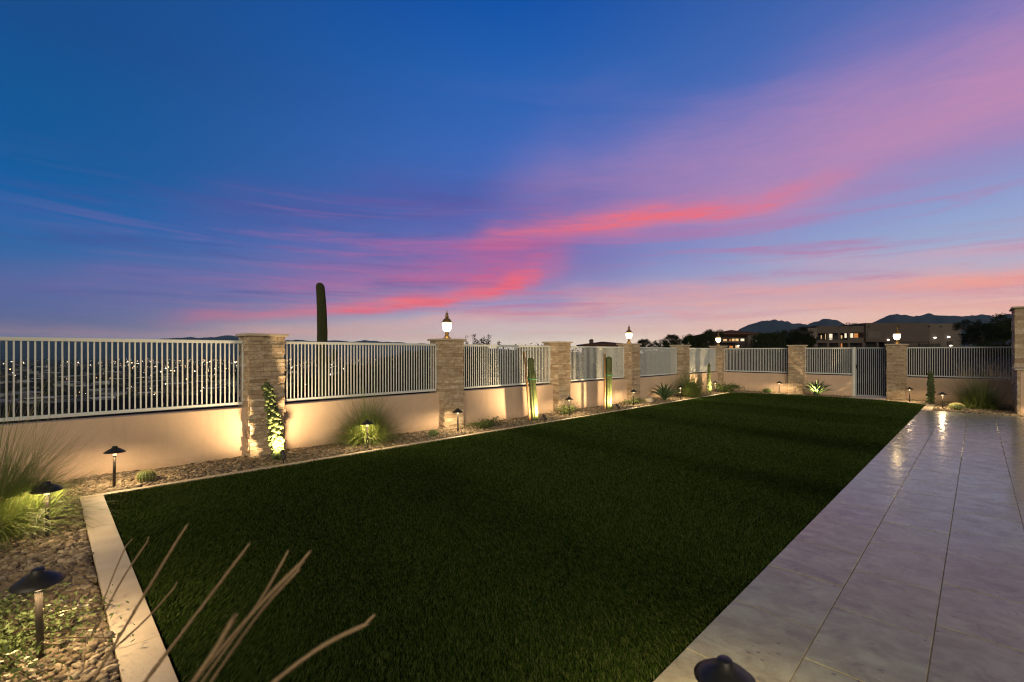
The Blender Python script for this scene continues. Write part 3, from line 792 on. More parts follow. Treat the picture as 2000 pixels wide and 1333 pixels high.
# ------------------------------------------------------------------ spot lights at the plants
def uplight(loc, target, energy, angle, label, blend=.6):
    t = empty('ground_spotlight', loc); tag(t, label, 'spotlight', 'black spotlights in the gravel')
    d = (Vector(target) - (Vector(loc) + Vector((0, 0, .13)))).normalized()
    q = d.to_track_quat('Z', 'Y').to_matrix().to_4x4()
    M4 = Matrix.Translation((0, 0, .13)) @ q
    b = MB(); b.tube([(0, 0, -.05), (0, 0, .10)], .009, 8); b.build('stake', M['black'], t)
    b = MB(); b.lathe([(.012, -.07), (.026, -.06), (.029, .03), (.033, .036), (.033, .075), (.029, .0755), (.028, .03), (.001, .029)], 20, M4=M4); b.build('housing', M['black'], t, True)
    b = MB(); b.lathe([(.0265, .0305), (.0265, .036)], 20, M4=M4); b.build('lens', M['spotlens'], t)
    ld = bpy.data.lights.new('spot_lamp', 'SPOT'); ld.energy = energy; ld.color = WARM; ld.shadow_soft_size = .022; ld.spot_size = R(angle); ld.spot_blend = blend
    lo = bpy.data.objects.new('lamp', ld); col.objects.link(lo); lo.parent = t
    lo.location = Vector((0, 0, .13)) + d * .08
    lo.rotation_euler = d.to_track_quat('-Z', 'Y').to_euler()
uplight((2.345, 6.86, 0), (2.38, 7.45, .75), 190, 140, 'small spotlight at the foot of the knobbly cactus by the nearest column', .8)
uplight((7.83, 6.80, 0), (7.90, 7.6, .85), 150, 140, 'small black spotlight aimed at the leaning cactus', .9)
uplight((10.78, 6.78, 0), (10.85, 7.6, .85), 140, 140, 'small black spotlight aimed at the upright staked cactus', .9)
uplight((17.80, 6.93, 0), (18.05, 7.5, .6), 130, 120, 'small black spotlight below the slim white-lit cactus in the corner', .8)
uplight((19.12, 4.07, 0), (19.5, 4.07, .45), 60, 120, 'small spotlight in front of the lit agave', .8)
# step lamp set in the planter wall
t = empty('step_light', (17.3, -1.02, .3)); tag(t, 'small warm step light on the plastered wall at the right edge', 'step light')
b = MB(); b.box(-.016, .019, -.06, .06, -.04, .04, .003); b.build('frame', M['black'], t)
b = MB(); b.box(-.019, -.0165, -.045, .045, -.03, .012); b.build('lens', M['steplens'], t)
ld = bpy.data.lights.new('step_lamp', 'SPOT'); ld.energy = 40; ld.color = WARM; ld.spot_size = R(150); ld.spot_blend = .8; ld.shadow_soft_size = .03
lo = bpy.data.objects.new('lamp', ld); col.objects.link(lo); lo.parent = t; lo.location = (-.03, 0, 0); lo.rotation_euler = Vector((-.5, .25, -.8)).to_track_quat('-Z', 'Y').to_euler()

# ------------------------------------------------------------------ plants
def blade(mb, p, az, L, tilt0, tilt1, w, n=6, rd=random):
    """curved ribbon: starts at angle tilt0 from vertical and bends to tilt1"""
    d = Vector((math.cos(az), math.sin(az), 0)); side = Vector((-d.y, d.x, 0))
    q = Vector(p); pts = [q.copy()]; ws = [w]
    for i in range(n):
        a = tilt0 + (tilt1 - tilt0) * ((i + .5) / n) ** 1.3
        q = q + (d * math.sin(a) + Vector((0, 0, math.cos(a)))) * (L / n); pts.append(q.copy())
        ws.append(w * (1 - ((i + 1) / n) ** 2 * .93))
    mb.ribbon(pts, ws, side)
    return pts[-1]
def grass_tuft(loc, Rr, Ht, n, label, seed, stalks=0, w=.005, droop=1.0, group='ornamental grass tufts', stalk_len=1.6):
    rd = random.Random(seed); t = empty('ornamental_grass', loc); tag(t, label, 'grass tuft', group)
    mb = MB()
    for i in range(n):
        a = rd.uniform(0, 6.283); r = min(abs(rd.gauss(0, .16)), .4) * Rr
        p = (r * math.cos(a), r * math.sin(a), -.01)
        az = a + rd.gauss(0, .45)
        if rd.random() < .62:       # thick arching blades
            t0 = rd.uniform(.10, 1.0); t1 = t0 + rd.uniform(.8, 1.7) * droop; L = Ht * rd.uniform(.6, 1.1); ww = w * rd.uniform(.7, 1.2)
        else:                       # long fine wisps
            t0 = rd.uniform(.03, .75); t1 = t0 + rd.uniform(.15, .75) * droop; L = Ht * rd.uniform(.9, 1.65) * (1 - .25 * t0); ww = w * rd.uniform(.3, .55)
        blade(mb, p, az, L, t0, min(t1, 2.4), ww, 8)
    mb.build('blades', M['bladeG'], t)
    if stalks:
        mb = MB()
        for i in range(stalks):
            a = rd.uniform(0, 6.283); az = a + rd.gauss(0, .4)
            tip = blade(mb, (.05 * math.cos(a), .05 * math.sin(a), 0), az, Ht * stalk_len * rd.uniform(.75, 1.2), rd.uniform(.05, .5), rd.uniform(.5, 1.15), .0035, 8)
        mb.build('seed_stalks', M['bladeD'], t)
    return t
grass_tuft((-.34, 5.86, 0), .80, .86, 2600, 'tall feathery grass tuft at the left edge, lit yellow-green below', 1, 70, .008, .95)
grass_tuft((3.92, 7.50, 0), .85, .74, 1900, 'grass tuft with glowing front blades between the two nearest columns', 2, 30, .0105, 1.15)
grass_tuft((15.92, 7.1, 0), .9, .84, 1300, 'large dark grass tuft near the far left corner', 3, 12, .015, .75)
grass_tuft((18.5, -.02, 0), 1.0, .76, 1900, 'wide grass tuft in the right corner below the last fence panel', 4, 20, .012, 1.0)
# dry tufts outside the far fence
for k, (x, y) in enumerate(((22.0, .3), (22.3, -.4), (21.7, -.9))):
    rd = random.Random(40 + k); mb = MB()
    for i in range(160):
        blade(mb, (rd.gauss(0, .12), rd.gauss(0, .12), -.05), rd.uniform(0, 6.28), rd.uniform(.8, 1.5), rd.uniform(0, .2), rd.uniform(.2, .6), .012, 5)
    o = mb.build('dry_grass', M['bladeD'], loc=(x, y, H(x, y))); tag(o, 'dry reddish grass outside the fence right of the gate', 'grass tuft', 'dry grass outside the far fence')

# foreground seed stalks in front of the camera: (tip, bend, root)
def stalk_plant():
    root = Vector((.02, 1.55, 0)); t = empty('seed_grass', root)
    tag(t, 'dry seed-headed grass leaning in from the lower left corner, close to the camera', 'grass tuft', 'ornamental grass tufts')
    def P(px, py, D):
        L = (px - 1000) / 910 * D
        return Vector(((D + L) / S2, (D - L) / S2, EYE - (py - 689) * D / 910)) - root
    tips = [((356, 1040), (270, 1182), (150, 1385), 1.55, .0075), ((483, 1068), (330, 1270), (262, 1362), 1.35, .0075), ((557, 1088), (500, 1185), (375, 1360), 1.25, .006),
            ((592, 1096), (500, 1190), (350, 1365), 1.2, .008), ((585, 1112), (505, 1200), (400, 1350), 1.28, .007), ((718, 1218), (625, 1265), (520, 1345), 1.15, .008),
            ((343, 1145), (285, 1210), (205, 1285), 1.6, .005), ((290, 1055), (240, 1130), (190, 1225), 1.75, .005), ((248, 1062), (215, 1140), (180, 1240), 1.8, .004),
            ((456, 1208), (420, 1270), (370, 1345), 1.05, .008)]
    rd = random.Random(5)
    for (a, m_, c, D, r) in tips:
        A, B_, C_ = P(*a, D), P(*m_, D * .985), P(*c, D * .965)
        low = Vector((rd.uniform(-.05, .05), rd.uniform(-.05, .05), 0))
        ctrl = [A, B_, C_, C_ + (C_ - B_) * .5 * 1.0 + Vector((0, 0, -.02)), low]
        pts = []
        for i in range(len(ctrl) - 1):      # catmull-rom
            p0 = ctrl[max(i - 1, 0)]; p1 = ctrl[i]; p2 = ctrl[i + 1]; p3 = ctrl[min(i + 2, len(ctrl) - 1)]
            for k in range(8):
                s = k / 8
                pts.append(.5 * ((2 * p1) + (p2 - p0) * s + (2 * p0 - 5 * p1 + 4 * p2 - p3) * s * s + (3 * p1 - p0 - 3 * p2 + p3) * s ** 3))
        pts.append(ctrl[-1])
        tip_b = Vector((rd.uniform(-.002, .012), rd.uniform(-.012, .002), rd.uniform(.006, .016)))
        pts[0] = pts[0] + tip_b
        mb = MB(); n = len(pts)
        mb.tube(pts, [r * .36 * min(1, .12 + i / 6) if i < 19 else r * .36 * max(.5, 1 - (i - 18) / 10) for i in range(n)], 6)
        # bristles of the seed head
        for i in range(0, 17):
            seg = pts[i + 1] - pts[i]; tdir = -seg.normalized()
            for q in range(150):
                p = pts[i] + seg * rd.random()
                o = Vector((rd.gauss(0, 1), rd.gauss(0, 1), rd.gauss(0, 1))); o = (o - tdir * o.dot(tdir)).normalized()
                p = p + o * r * .25; e = p + o * r * rd.uniform(.2, .9) * min(1, .4 + i / 4) + tdir * r * rd.uniform(1.0, 2.4)
                sd_ = tdir.cross(o) * r * .16
                mb.add([p - sd_, p + sd_, e], [(0, 1, 2)])
        mb.build('seed_head_stalk', M['bladeD'], t)
stalk_plant()

def knobbly(loc, Ht, r, label, seed, lean=(0, 0), name='totem_cactus', knob=1.0):
    rd = random.Random(seed); t = empty(name, loc); tag(t, label, 'cactus')
    bv, bf = ico(2); bfl = [tuple(q) for q in bf]
    mb = MB(); ax = lambda s: Vector((lean[0] * s * s, lean[1] * s * s, Ht * s - .03))
    mb.tube([ax(s / 8) for s in range(9)], [r * .62 * (1 - .35 * (s / 8) ** 2) for s in range(9)], 10)
    n = int(Ht / (r * .36)) 
    for i in range(n):
        s = (i + .5) / n
        for k in range(4):
            an = i * 1.05 + k * math.pi / 2 + rd.uniform(-.25, .25)
            rr = r * (1 - .3 * s * s)
            c = ax(s) + Vector((math.cos(an), math.sin(an), rd.uniform(-.3, .3))) * rr * rd.uniform(.5, .8)
            q = rr * rd.uniform(.30, .66) * knob
            rot = Matrix.Rotation(an, 3, 'Z')
            mb.add([c + rot @ Vector((p[0] * q * 1.05, p[1] * q * .62, p[2] * q * .72 - abs(p[0]) * q * .15)) for p in bv], bfl)
    mb.lathe([(r * .5, -.06), (r * .55, .0), (r * .4, .05)], 10, c=tuple(ax(1)))
    mb.build('stem', M['cactus'], t, True)
    return t
k1 = knobbly((2.38, 7.22, 0), 1.12, .086, 'knobbly dark green cactus leaning in front of the nearest column, base ablaze', 11, (-.13, .03), knob=1.2)
b = MB()
for z in (.42, .62):
    pts = [(-.03 + .085 * math.cos(a), .0 + .085 * math.sin(a), z + .02 * math.sin(a * 2)) for a in np.linspace(0, 6.283, 14)]
    b.tube(pts, .003, 5, False)
    b.tube([(-.10, 0, z), (-.16, .1, z - .03), (-.13, .3, z - .07), (-.05, .42, z - .05)], .003, 5)
b.build('tie_string', M['spine'], k1)
knobbly((18.0, 7.30, 0), 1.13, .085, 'slim knobbly cactus lit nearly white, in the far left corner', 12, (.02, .0), knob=.8)
knobbly((19.07, 1.02, 0), .98, .088, 'dark knobbly cactus right of the gate, lit only at its foot', 13, (.05, 0), knob=1.1)

def ribbed(loc, Ht, r, ribs, label, lean, seed, name='column_cactus'):
    t = empty(name, loc); tag(t, label, 'cactus'); rd = random.Random(seed)
    n = 16; seg = ribs * 6; mb = MB(); vs = []; fs = []
    def centre(s): return Vector((lean[0] * s, lean[1] * s, Ht * s - .03 * (1 - s)))
    for i in range(n + 5):
        s = min(1, i / n); rr = r * (.92 + .1 * math.sin(s * 3)) 
        if i > n: s = 1 + .0; rr = r * math.cos((i - n) / 5 * math.pi / 2 * .98)
        zc = centre(min(1, i / n)) + (Vector((0, 0, r * 1.1 * math.sin((i - n) / 5 * math.pi / 2))) if i > n else Vector())
        for k in range(seg):
            an = 2 * math.pi * k / seg; q = rr * (1 + .24 * abs(math.cos(an * ribs / 2)) ** .8 - .14)
            vs.append(zc + Vector((math.cos(an) * q, math.sin(an) * q, 0)))
    for i in range(n + 4):
        for k in range(seg): fs.append((i * seg + k, i * seg + (k + 1) % seg, (i + 1) * seg + (k + 1) % seg, (i + 1) * seg + k))
    fs.append(tuple((n + 4) * seg + k for k in range(seg)))
    mb.add(vs, fs); mb.build('stem', M['cactus'], t, True)
    mb = MB()
    for k in range(ribs):
        an = 2 * math.pi * k / ribs
        for i in range(int(Ht / .035)):
            s = (i + .5) / int(Ht / .035); c = centre(s) + Vector((math.cos(an), math.sin(an), 0)) * r * 1.1
            for q in range(3):
                d = Vector((math.cos(an) + rd.gauss(0, .5), math.sin(an) + rd.gauss(0, .5), rd.gauss(0, .5))).normalized()
                sd_ = d.orthogonal().normalized() * .0012
                mb.add([c - sd_, c + sd_, c + d * .016], [(0, 1, 2)])
    tag(mb.build('spines', M['spine'], t), kind='stuff')
    return t
def stake(loc, top, label, tie_at):
    t = empty('wooden_stake', loc); tag(t, label, 'stake', 'wooden stakes of the cacti')
    b = MB(); b.tube([(0, 0, -.05), tuple(Vector(top) * .5), top], [.024, .023, .021], 8); b.build('pole', M['wood'], t)
    c = Vector(tie_at) - Vector(loc)
    b = MB(); b.tube([(c.x + .115 * math.cos(a), c.y + .115 * math.sin(a), c.z + .01 * math.sin(a)) for a in np.linspace(0, 6.283, 20)], .010, 6, False); b.build('tie', M['tie'], t)
ribbed((7.89, 7.14, 0), 1.37, .076, 6, 'leaning ribbed cactus on the left wall, brightly lit down its right side', (-.13, .02), 21)
stake((7.79, 7.21, 0), (-.17, .02, 1.58), 'brown stake tied to the leaning cactus', (7.80, 7.155, .98))
ribbed((10.86, 7.12, 0), 1.38, .078, 6, 'upright ribbed cactus between the third column and the second lantern', (-.01, .0), 22)
stake((10.72, 7.16, 0), (-.01, .0, 1.54), 'brown stake tied to the upright cactus', (10.85, 7.12, .96))

def barrel(loc, r, h, label, seed):
    t = empty('barrel_cactus', loc); tag(t, label, 'barrel cactus', 'small barrel cacti in the gravel'); rd = random.Random(seed)
    ribs = 18; seg = ribs * 4; mb = MB()
    prof = [(r * math.sin(a) ** .8 if a > 0 else .001, h * (1 - math.cos(a)) / 2) for a in np.linspace(.35, math.pi * .985, 14)]
    mb.lathe([(q, z - h * .08) for q, z in prof], seg, rib=lambda an: .93 + .10 * abs(math.cos(an * ribs / 2)))
    mb.build('body', M['barrel'], t, True)
    mb = MB()
    for k in range(ribs):
        an = 2 * math.pi * (k) / ribs
        for q, z in [(np.interp(s, np.linspace(0, 1, 14), [p[0] for p in prof]), np.interp(s, np.linspace(0, 1, 14), [p[1] for p in prof])) for s in np.linspace(.25, .98, 12)]:
            c = Vector((math.cos(an) * q * 1.03, math.sin(an) * q * 1.03, z - h * .08))
            nrm = Vector((c.x, c.y, (c.z - h * .4) * 1.2)).normalized()
            for j in range(6):
                d = (nrm + Vector((rd.gauss(0, .7), rd.gauss(0, .7), rd.gauss(0, .7)))).normalized(); sd_ = d.orthogonal().normalized() * .0014
                mb.add([c - sd_, c + sd_, c + d * r * .24], [(0, 1, 2)])
    tag(mb.build('spines', M['spine'], t), kind='stuff')
barrel((.86, 7.13, 0), .092, .155, 'small golden barrel cactus by the nearest path light on the left wall', 31)
barrel((5.14, 7.22, 0), .10, .13, 'small barrel cactus left of the nearest lantern column', 32)
barrel((19.68, 5.75, 0), .16, .2, 'round barrel cactus at the foot of the far wall', 33)
barrel((17.62, .42, 0), .15, .19, 'pale lit barrel cactus at the end of the paving on the right', 34)

def agave(loc, Rr, n, label, seed, up=1.0):
    rd = random.Random(seed); t = empty('agave', loc); tag(t, label, 'agave')
    for i in range(n):
        az = i * 2.39996; f = i / n
        tilt0 = .22 + .9 * f; tilt1 = tilt0 + .5 + .35 * f
        L = Rr * (1.0 + .12 * rd.uniform(-1, 1)) * (1.05 - .2 * f * 0)
        w = Rr * .165
        d = Vector((math.cos(az), math.sin(az), 0)); side = Vector((-d.y, d.x, 0)); q = Vector((0, 0, .03)) + d * Rr * .05 * f
        mb = MB(); vs = []; m_ = 7
        for s in range(m_ + 1):
            x = s / m_; a = tilt0 * .7 + (tilt1 - tilt0 * .7) * x
            ww = w * (.75 + .9 * x - 1.65 * x ** 2.2) if x < 1 else .001
            up_ = Vector((-d.x * math.cos(a), -d.y * math.cos(a), math.sin(a)))
            vs += [q - side * ww / 2 + up_ * ww * .22, q - up_ * ww * .16, q + side * ww / 2 + up_ * ww * .22, q + up_ * ww * .05]
            q = q + (d * math.sin(a) + Vector((0, 0, math.cos(a)))) * L / m_
        fs = []
        for s in range(m_):
            for k in range(4): fs.append((s * 4 + k, s * 4 + (k + 1) % 4, s * 4 + 4 + (k + 1) % 4, s * 4 + 4 + k))
        mb.add(vs, fs); mb.build('leaf', M['agave'], t, True)
agave((14.25, 7.22, 0), .58, 34, 'dark spiky agave before the left wall, right of the second lantern column', 41)
agave((19.55, 4.08, 0), .60, 30, 'large agave by the far wall, glowing at its centre', 42)

def shrub(loc, rx, ry, h, n, label, seed, m='leaf', leaf=.03, flowers=0, name='low_shrub', stem_n=18):
    rd = random.Random(seed); t = empty(name, loc); tag(t, label, 'shrub')
    sb = MB(); lb = MB(); fb = MB(); tips = []
    for i in range(stem_n):
        az = rd.uniform(0, 6.283); L = rd.uniform(.45, 1.05)
        e = Vector((math.cos(az) * rx * L, math.sin(az) * ry * L, h * rd.uniform(.25, 1.0) * (1.15 - .7 * L)))
        mid_ = e * .5 + Vector((0, 0, h * .28))
        pts = [Vector((0, 0, 0)), mid_ * .55, mid_, e]; sb.tube(pts, [.006, .005, .004, .002], 5); tips.append(pts)
    for i in range(n):
        pts = rd.choice(tips); s = rd.uniform(.2, 1) * 3; k = min(2, int(s)); p = pts[k].lerp(pts[k + 1], s - k)
        p = p + Vector((rd.gauss(0, rx * .11), rd.gauss(0, ry * .11), rd.gauss(0, h * .09)))
        p.z = max(p.z, .01)
        d = Vector((rd.gauss(0, 1), rd.gauss(0, 1), rd.gauss(.3, .7))).normalized(); sd_ = d.cross(Vector((rd.gauss(0, 1), rd.gauss(0, 1), rd.gauss(0, 1)))).normalized()
        l = leaf * rd.uniform(.6, 1.3)
        lb.add([p, p + d * l * .5 + sd_ * l * .26, p + d * l, p + d * l * .5 - sd_ * l * .26], [(0, 1, 2, 3)])
    sb.build('stems', M['bark'], t); lb.build('foliage', M[m], t)
    if flowers:
        for i in range(flowers):
            pts = rd.choice(tips); p = pts[3].lerp(pts[2], rd.random() * .7) + Vector((rd.gauss(0, .03), rd.gauss(0, .03), .015))
            for k in range(5):
                a = k * 1.2566 + rd.random(); d = Vector((math.cos(a), math.sin(a), .35)) * .011; sd_ = Vector((-math.sin(a), math.cos(a), 0)) * .005
                fb.add([p, p + d * .6 + sd_, p + d, p + d * .6 - sd_], [(0, 1, 2, 3)])
        tag(fb.build('flowers', M['flower'], t), kind='stuff')
shrub((-.28, 3.62, 0), .62, .75, .22, 5200, 'sprawling groundcover with pale flowers under the near path light', 51, 'leafL', .026, 110, 'flowering_groundcover', 46)
shrub((6.45, 7.22, 0), .62, .30, .26, 1500, 'low dark feathery plant right of the nearest lantern column', 52, 'leaf', .03)
shrub((9.35, 7.38, 0), .75, .30, .30, 1500, 'yellow-green low plant behind the path light between the two ribbed cacti', 53, 'leafL', .035)
shrub((12.55, 7.40, 0), .60, .28, .25, 900, 'small yellow-green plant at the foot of the second lantern column', 54, 'leafL', .04)
shrub((18.75, 6.95, 0), .55, .85, .48, 1700, 'rounded leafy bush in the far corner beside the lawn', 55, 'leaf', .055)
# a tan rock by the agave
import bmesh
def rock(loc, r, label, seed):
    bv, bf = ico(3); mb = MB()
    vs = [Vector(p) * r * (1 + .35 * mnoise.noise(Vector(p) * 1.3 + Vector((seed, 0, 0))) + .12 * mnoise.noise(Vector(p) * 4)) for p in bv]
    mb.add([(p.x * 1.3, p.y, p.z * .8 + r * .45) for p in vs], [tuple(q) for q in bf])
    tag(mb.build('boulder', M['capstone'], smooth=True, loc=loc), label, 'rock')
rock((13.5, 7.35, 0), .13, 'tan rock just left of the dark agave', 3)

# ------------------------------------------------------------------ saguaro and desert trees outside the wall
def saguaro(u, v, top, r):
    z0 = H(u, v) - .2; t = empty('saguaro', (u, v, z0)); tag(t, 'tall dark saguaro rising behind the fence against the pink sky', 'saguaro')
    Ht = top - z0; mb = MB(); ribs = 20
    prof = [(r * .82, 0), (r * .9, Ht * .2), (r * 1.0, Ht * .45), (r * 1.0, Ht * .62), (r * .93, Ht * .8), (r * .86, Ht * .93)] + [(r * .84 * math.cos(a), Ht - r * 1.0 + r * math.sin(a)) for a in np.linspace(0, 1.5, 6)]
    mb.lathe(prof, ribs * 6, rib=lambda an: .84 + .19 * abs(math.cos(an * ribs / 2)))
    mb.v = [(x + .10 * (1 - z / Ht) + .022 * math.sin(z * 2.2) + .012 * math.sin(z * 7.1), y - .10 * (1 - z / Ht) + .01 * math.sin(z * 3), z) for x, y, z in mb.v]
    mb.build('trunk', M['saguaro'], t, True)
    zc = 1.57 - (700 - 689) * 18 / 910 - z0
    b = MB(); pts = [(.1, -.1, zc - .1), (.28, -.28, zc - .08), (.36, -.36, zc + .05), (.38, -.38, zc + .25), (.38, -.38, zc + .33)]
    b.tube(pts, [.12, .13, .13, .11, .04], 14); b.build('arm', M['saguaro'], t, True)
saguaro(7.5, 17.95, 4.27, .185)

def tree_mesh(seed, rx=1.0, rz=.8, clumps=95, leaves=60, leaf=.10):
    """unit crown (radius about 1 m, centre at z = 1) and its trunk, returned as two meshes"""
    rd = random.Random(seed); lb = MB(); tb = MB()
    tb.tube([(0, 0, -.6), (.03, .02, 0), (.02, 0, .5), (-.02, .03, .9)], [.09, .075, .06, .035], 8)
    for i in range(clumps):
        th = rd.uniform(0, 6.283); ph = math.acos(rd.uniform(-.55, 1)); q = rd.uniform(.45, 1) ** .6 * (1 + .28 * mnoise.noise(Vector((math.cos(th) * 1.5 + seed, math.sin(th) * 1.5, ph))))
        c = Vector((math.cos(th) * math.sin(ph) * rx * q, math.sin(th) * math.sin(ph) * rx * q, 1 + math.cos(ph) * rz * q))
        if i % 3 == 0: tb.tube([(0, 0, .35 + rd.random() * .3), tuple(c * .55 + Vector((0, 0, .3))), tuple(c)], [.035, .022, .008], 5)
        cr = rd.uniform(.12, .26)
        for k in range(leaves):
            p = c + Vector((rd.gauss(0, cr * .6), rd.gauss(0, cr * .6), rd.gauss(0, cr * .45)))
            d = Vector((rd.gauss(0, 1), rd.gauss(0, 1), rd.gauss(0, 1))).normalized(); s_ = d.orthogonal().normalized()
            l = leaf * rd.uniform(.5, 1.2)
            lb.add([p, p + d * l * .5 + s_ * l * .3, p + d * l, p + d * l * .5 - s_ * l * .3], [(0, 1, 2, 3)])
    return lb.mesh('crown', M['treeleaf']), tb.mesh('trunk', M['bark'])
TM = [tree_mesh(61), tree_mesh(62, 1.0, .65, 90, 60), tree_mesh(63, .9, 1.0, 105, 60), tree_mesh(64, 1.1, .55, 62, 50, .09)]
def place_px(px, D):
    L = (px - 1000) / 910 * D; return (D + L) / S2, (D - L) / S2
def tree(px, D, ytop, width_px, label, var, group, name='tree', cat='tree', zr=1.0):
    u, v = place_px(px, D); sx = width_px * D / 910 / 2
    ztop = EYE - (ytop - 689) * D / 910
    t = empty(name, (u, v, ztop - sx * 1.75 * zr), random.uniform(0, 6.28)); t.scale = (sx, sx, sx * zr); tag(t, label, cat, group)
    link('crown', TM[var][0], t); link('trunk', TM[var][1], t)
    return t
G1 = 'dark trees beyond the far fence'
for a in [(1205, 62, 676, 24, 'small round tree between silhouette roof and second lantern', 1), (1258, 62, 664, 32, 'low round tree directly right of the second lantern', 0), (1290, 78, 661, 36, 'spreading dark tree beyond the fifth fence panel', 3),
          (1312, 74, 655, 34, 'taller dome-shaped dark tree right of the spreading one', 0), (1352, 84, 654, 46, 'wide dark tree left of the bare far-left column', 1), (1378, 88, 655, 36, 'dark tree touching the lantern-corner house on its left', 2),
          (1394, 105, 641, 34, 'tall loose tree rising above the tiled house', 3), (1500, 100, 652, 56, 'dark bushy tree right of the tiled house', 0), (1536, 120, 647, 64, 'dark tree below the rounded mountain', 1),
          (1565, 105, 650, 54, 'dark tree touching the left end of the flat-roofed building', 2), (1893, 118, 621, 46, 'tall loose tree behind the right end of the flat building', 3), (1918, 82, 637, 58, 'big round dark tree right of the flat building', 0),
          (1962, 88, 626, 62, 'tall dark tree beside the stone pillar at the right edge', 2), (1945, 60, 664, 60, 'dark bush low behind the last fence panel', 1)]:
    tree(*a[:4], a[4], a[5], G1)
G2 = 'desert shrubs just outside the left fence'
for k, a in enumerate([(705, 26, 716, 90, 0), (760, 30, 699, 120, 1), (815, 26, 690, 130, 0), (880, 34, 686, 110, 2), (960, 38, 684, 150, 1), (1040, 40, 680, 120, 0), (1140, 48, 682, 150, 1), (1240, 50, 680, 150, 1), (1330, 52, 680, 150, 0), (640, 30, 735, 110, 1)]):
    tree(a[0], a[1], a[2], a[3], ['dark shrub seen through the second fence panel, lowest of the slope', 'broad dark shrub behind the middle of the second fence panel', 'dark shrub behind the second fence panel left of the lantern column', 'dark shrub hidden behind the nearest lantern column', 'dark shrub behind the third fence panel', 'dark shrub behind the leaning cactus panel, at its right end', 'dark shrub behind the fourth fence panel', 'dark shrub behind the second lantern column', 'dark shrub behind the fifth fence panel', 'dark low shrub at the foot of the saguaro'][k], a[4], G2, 'desert_shrub', 'shrub')
# branchy shrub whose tips show over the top rail right of the nearest lantern
def branchy(px, D):
    u, v = place_px(px, D); z0 = H(u, v) - .1; t = empty('leafy_shrub', (u, v, z0)); tag(t, 'wiry shrub whose curled twig tips rise over the fence right of the nearest lantern', 'shrub')
    rd = random.Random(77); sb = MB(); lb = MB(); rt = Vector((1, -1, 0)) / S2
    for dx, top in ((-.62, 2.22), (-.45, 2.14), (-.22, 2.40), (-.05, 2.16), (-.32, 2.1), (.16, 2.1), (.3, 2.26), (.42, 2.14), (.55, 2.36), (.68, 2.1), (.8, 2.14), (.9, 2.05), (-.1, 2.0), (.5, 2.0), (.05, 1.95), (.65, 2.0)):
        e = rt * dx + Vector((rd.uniform(-.3, .3), rd.uniform(-.3, .3), top - z0)); m_ = e * .6 + Vector((rd.uniform(-.1, .1), rd.uniform(-.1, .1), 0))
        pts = [Vector((0, 0, 0)), m_ * .5, m_, m_.lerp(e, .6) + rt * .03, e]; sb.tube(pts, [.03, .02, .014, .011, .006], 5)
        if dx < -.6:
            sb.tube([e + Vector((0, 0, .0)), e + rt * .02 + Vector((0, 0, .08)), e + rt * .08 + Vector((0, 0, .11)), e + rt * .12 + Vector((0, 0, .06)), e + rt * .11], [.012, .012, .012, .012, .012], 5); continue
        for q in range(150):
            p = pts[2].lerp(pts[4], rd.uniform(.2, 1)) + Vector((rd.gauss(0, .045), rd.gauss(0, .045), rd.gauss(0, .04)))
            d = Vector((rd.gauss(0, 1), rd.gauss(0, 1), rd.gauss(.3, 1))).normalized(); s_ = d.orthogonal().normalized(); l = rd.uniform(.05, .10)
            lb.add([p, p + d * l * .5 + s_ * l * .3, p + d * l, p + d * l * .5 - s_ * l * .3], [(0, 1, 2, 3)])
    sb.build('twigs', M['bark'], t); lb.build('foliage', M['treeleaf'], t)
branchy(927, 21)

# ------------------------------------------------------------------ houses beyond the far fence
CR = Vector((1, -1, 0)) / S2; CF = Vector((1, 1, 0)) / S2
class House:
    """local frame: x to the right, y away, z up; origin on the ground at the middle of the facade"""
    def __init__(s, name, px, D, z, label, cat, turn=0.0):
        u, v = place_px(px, D); s.D = D; s.z = z
        s.o = empty(name, (u, v, z), R(-45) + turn); tag(s.o, label, cat)
    def w(s, px): return px * s.D / 910
    def h(s, py): return EYE - (py - 689) * s.D / 910 - s.z
    def box(s, nm, m, x0, x1, y0, y1, z0, z1, parent=None):
        b = MB(); b.box(x0, x1, y0, y1, z0, z1); return b.build(nm, m, parent or s.o)
def hip(h, x0, x1, y0, y1, z0, z1, ov=.7):
    b = MB(); x0 -= ov; x1 += ov; y0 -= ov; y1 += ov; d = min((y1 - y0) / 2, (x1 - x0) / 2) * .96
    ym = (y0 + y1) / 2
    b.add([(x0, y0, z0), (x1, y0, z0), (x1, y1, z0), (x0, y1, z0), (x0 + d, ym, z1), (x1 - d, ym, z1), (x0, y0, z0 - .25), (x1, y0, z0 - .25), (x1, y1, z0 - .25), (x0, y1, z0 - .25)],
          [(0, 1, 5, 4), (1, 2, 5), (2, 3, 4, 5), (3, 0, 4), (6, 7, 1, 0), (7, 8, 2, 1), (8, 9, 3, 2), (9, 6, 0, 3), (9, 8, 7, 6)])
    return b.build('roof', M['btile'], h.o)
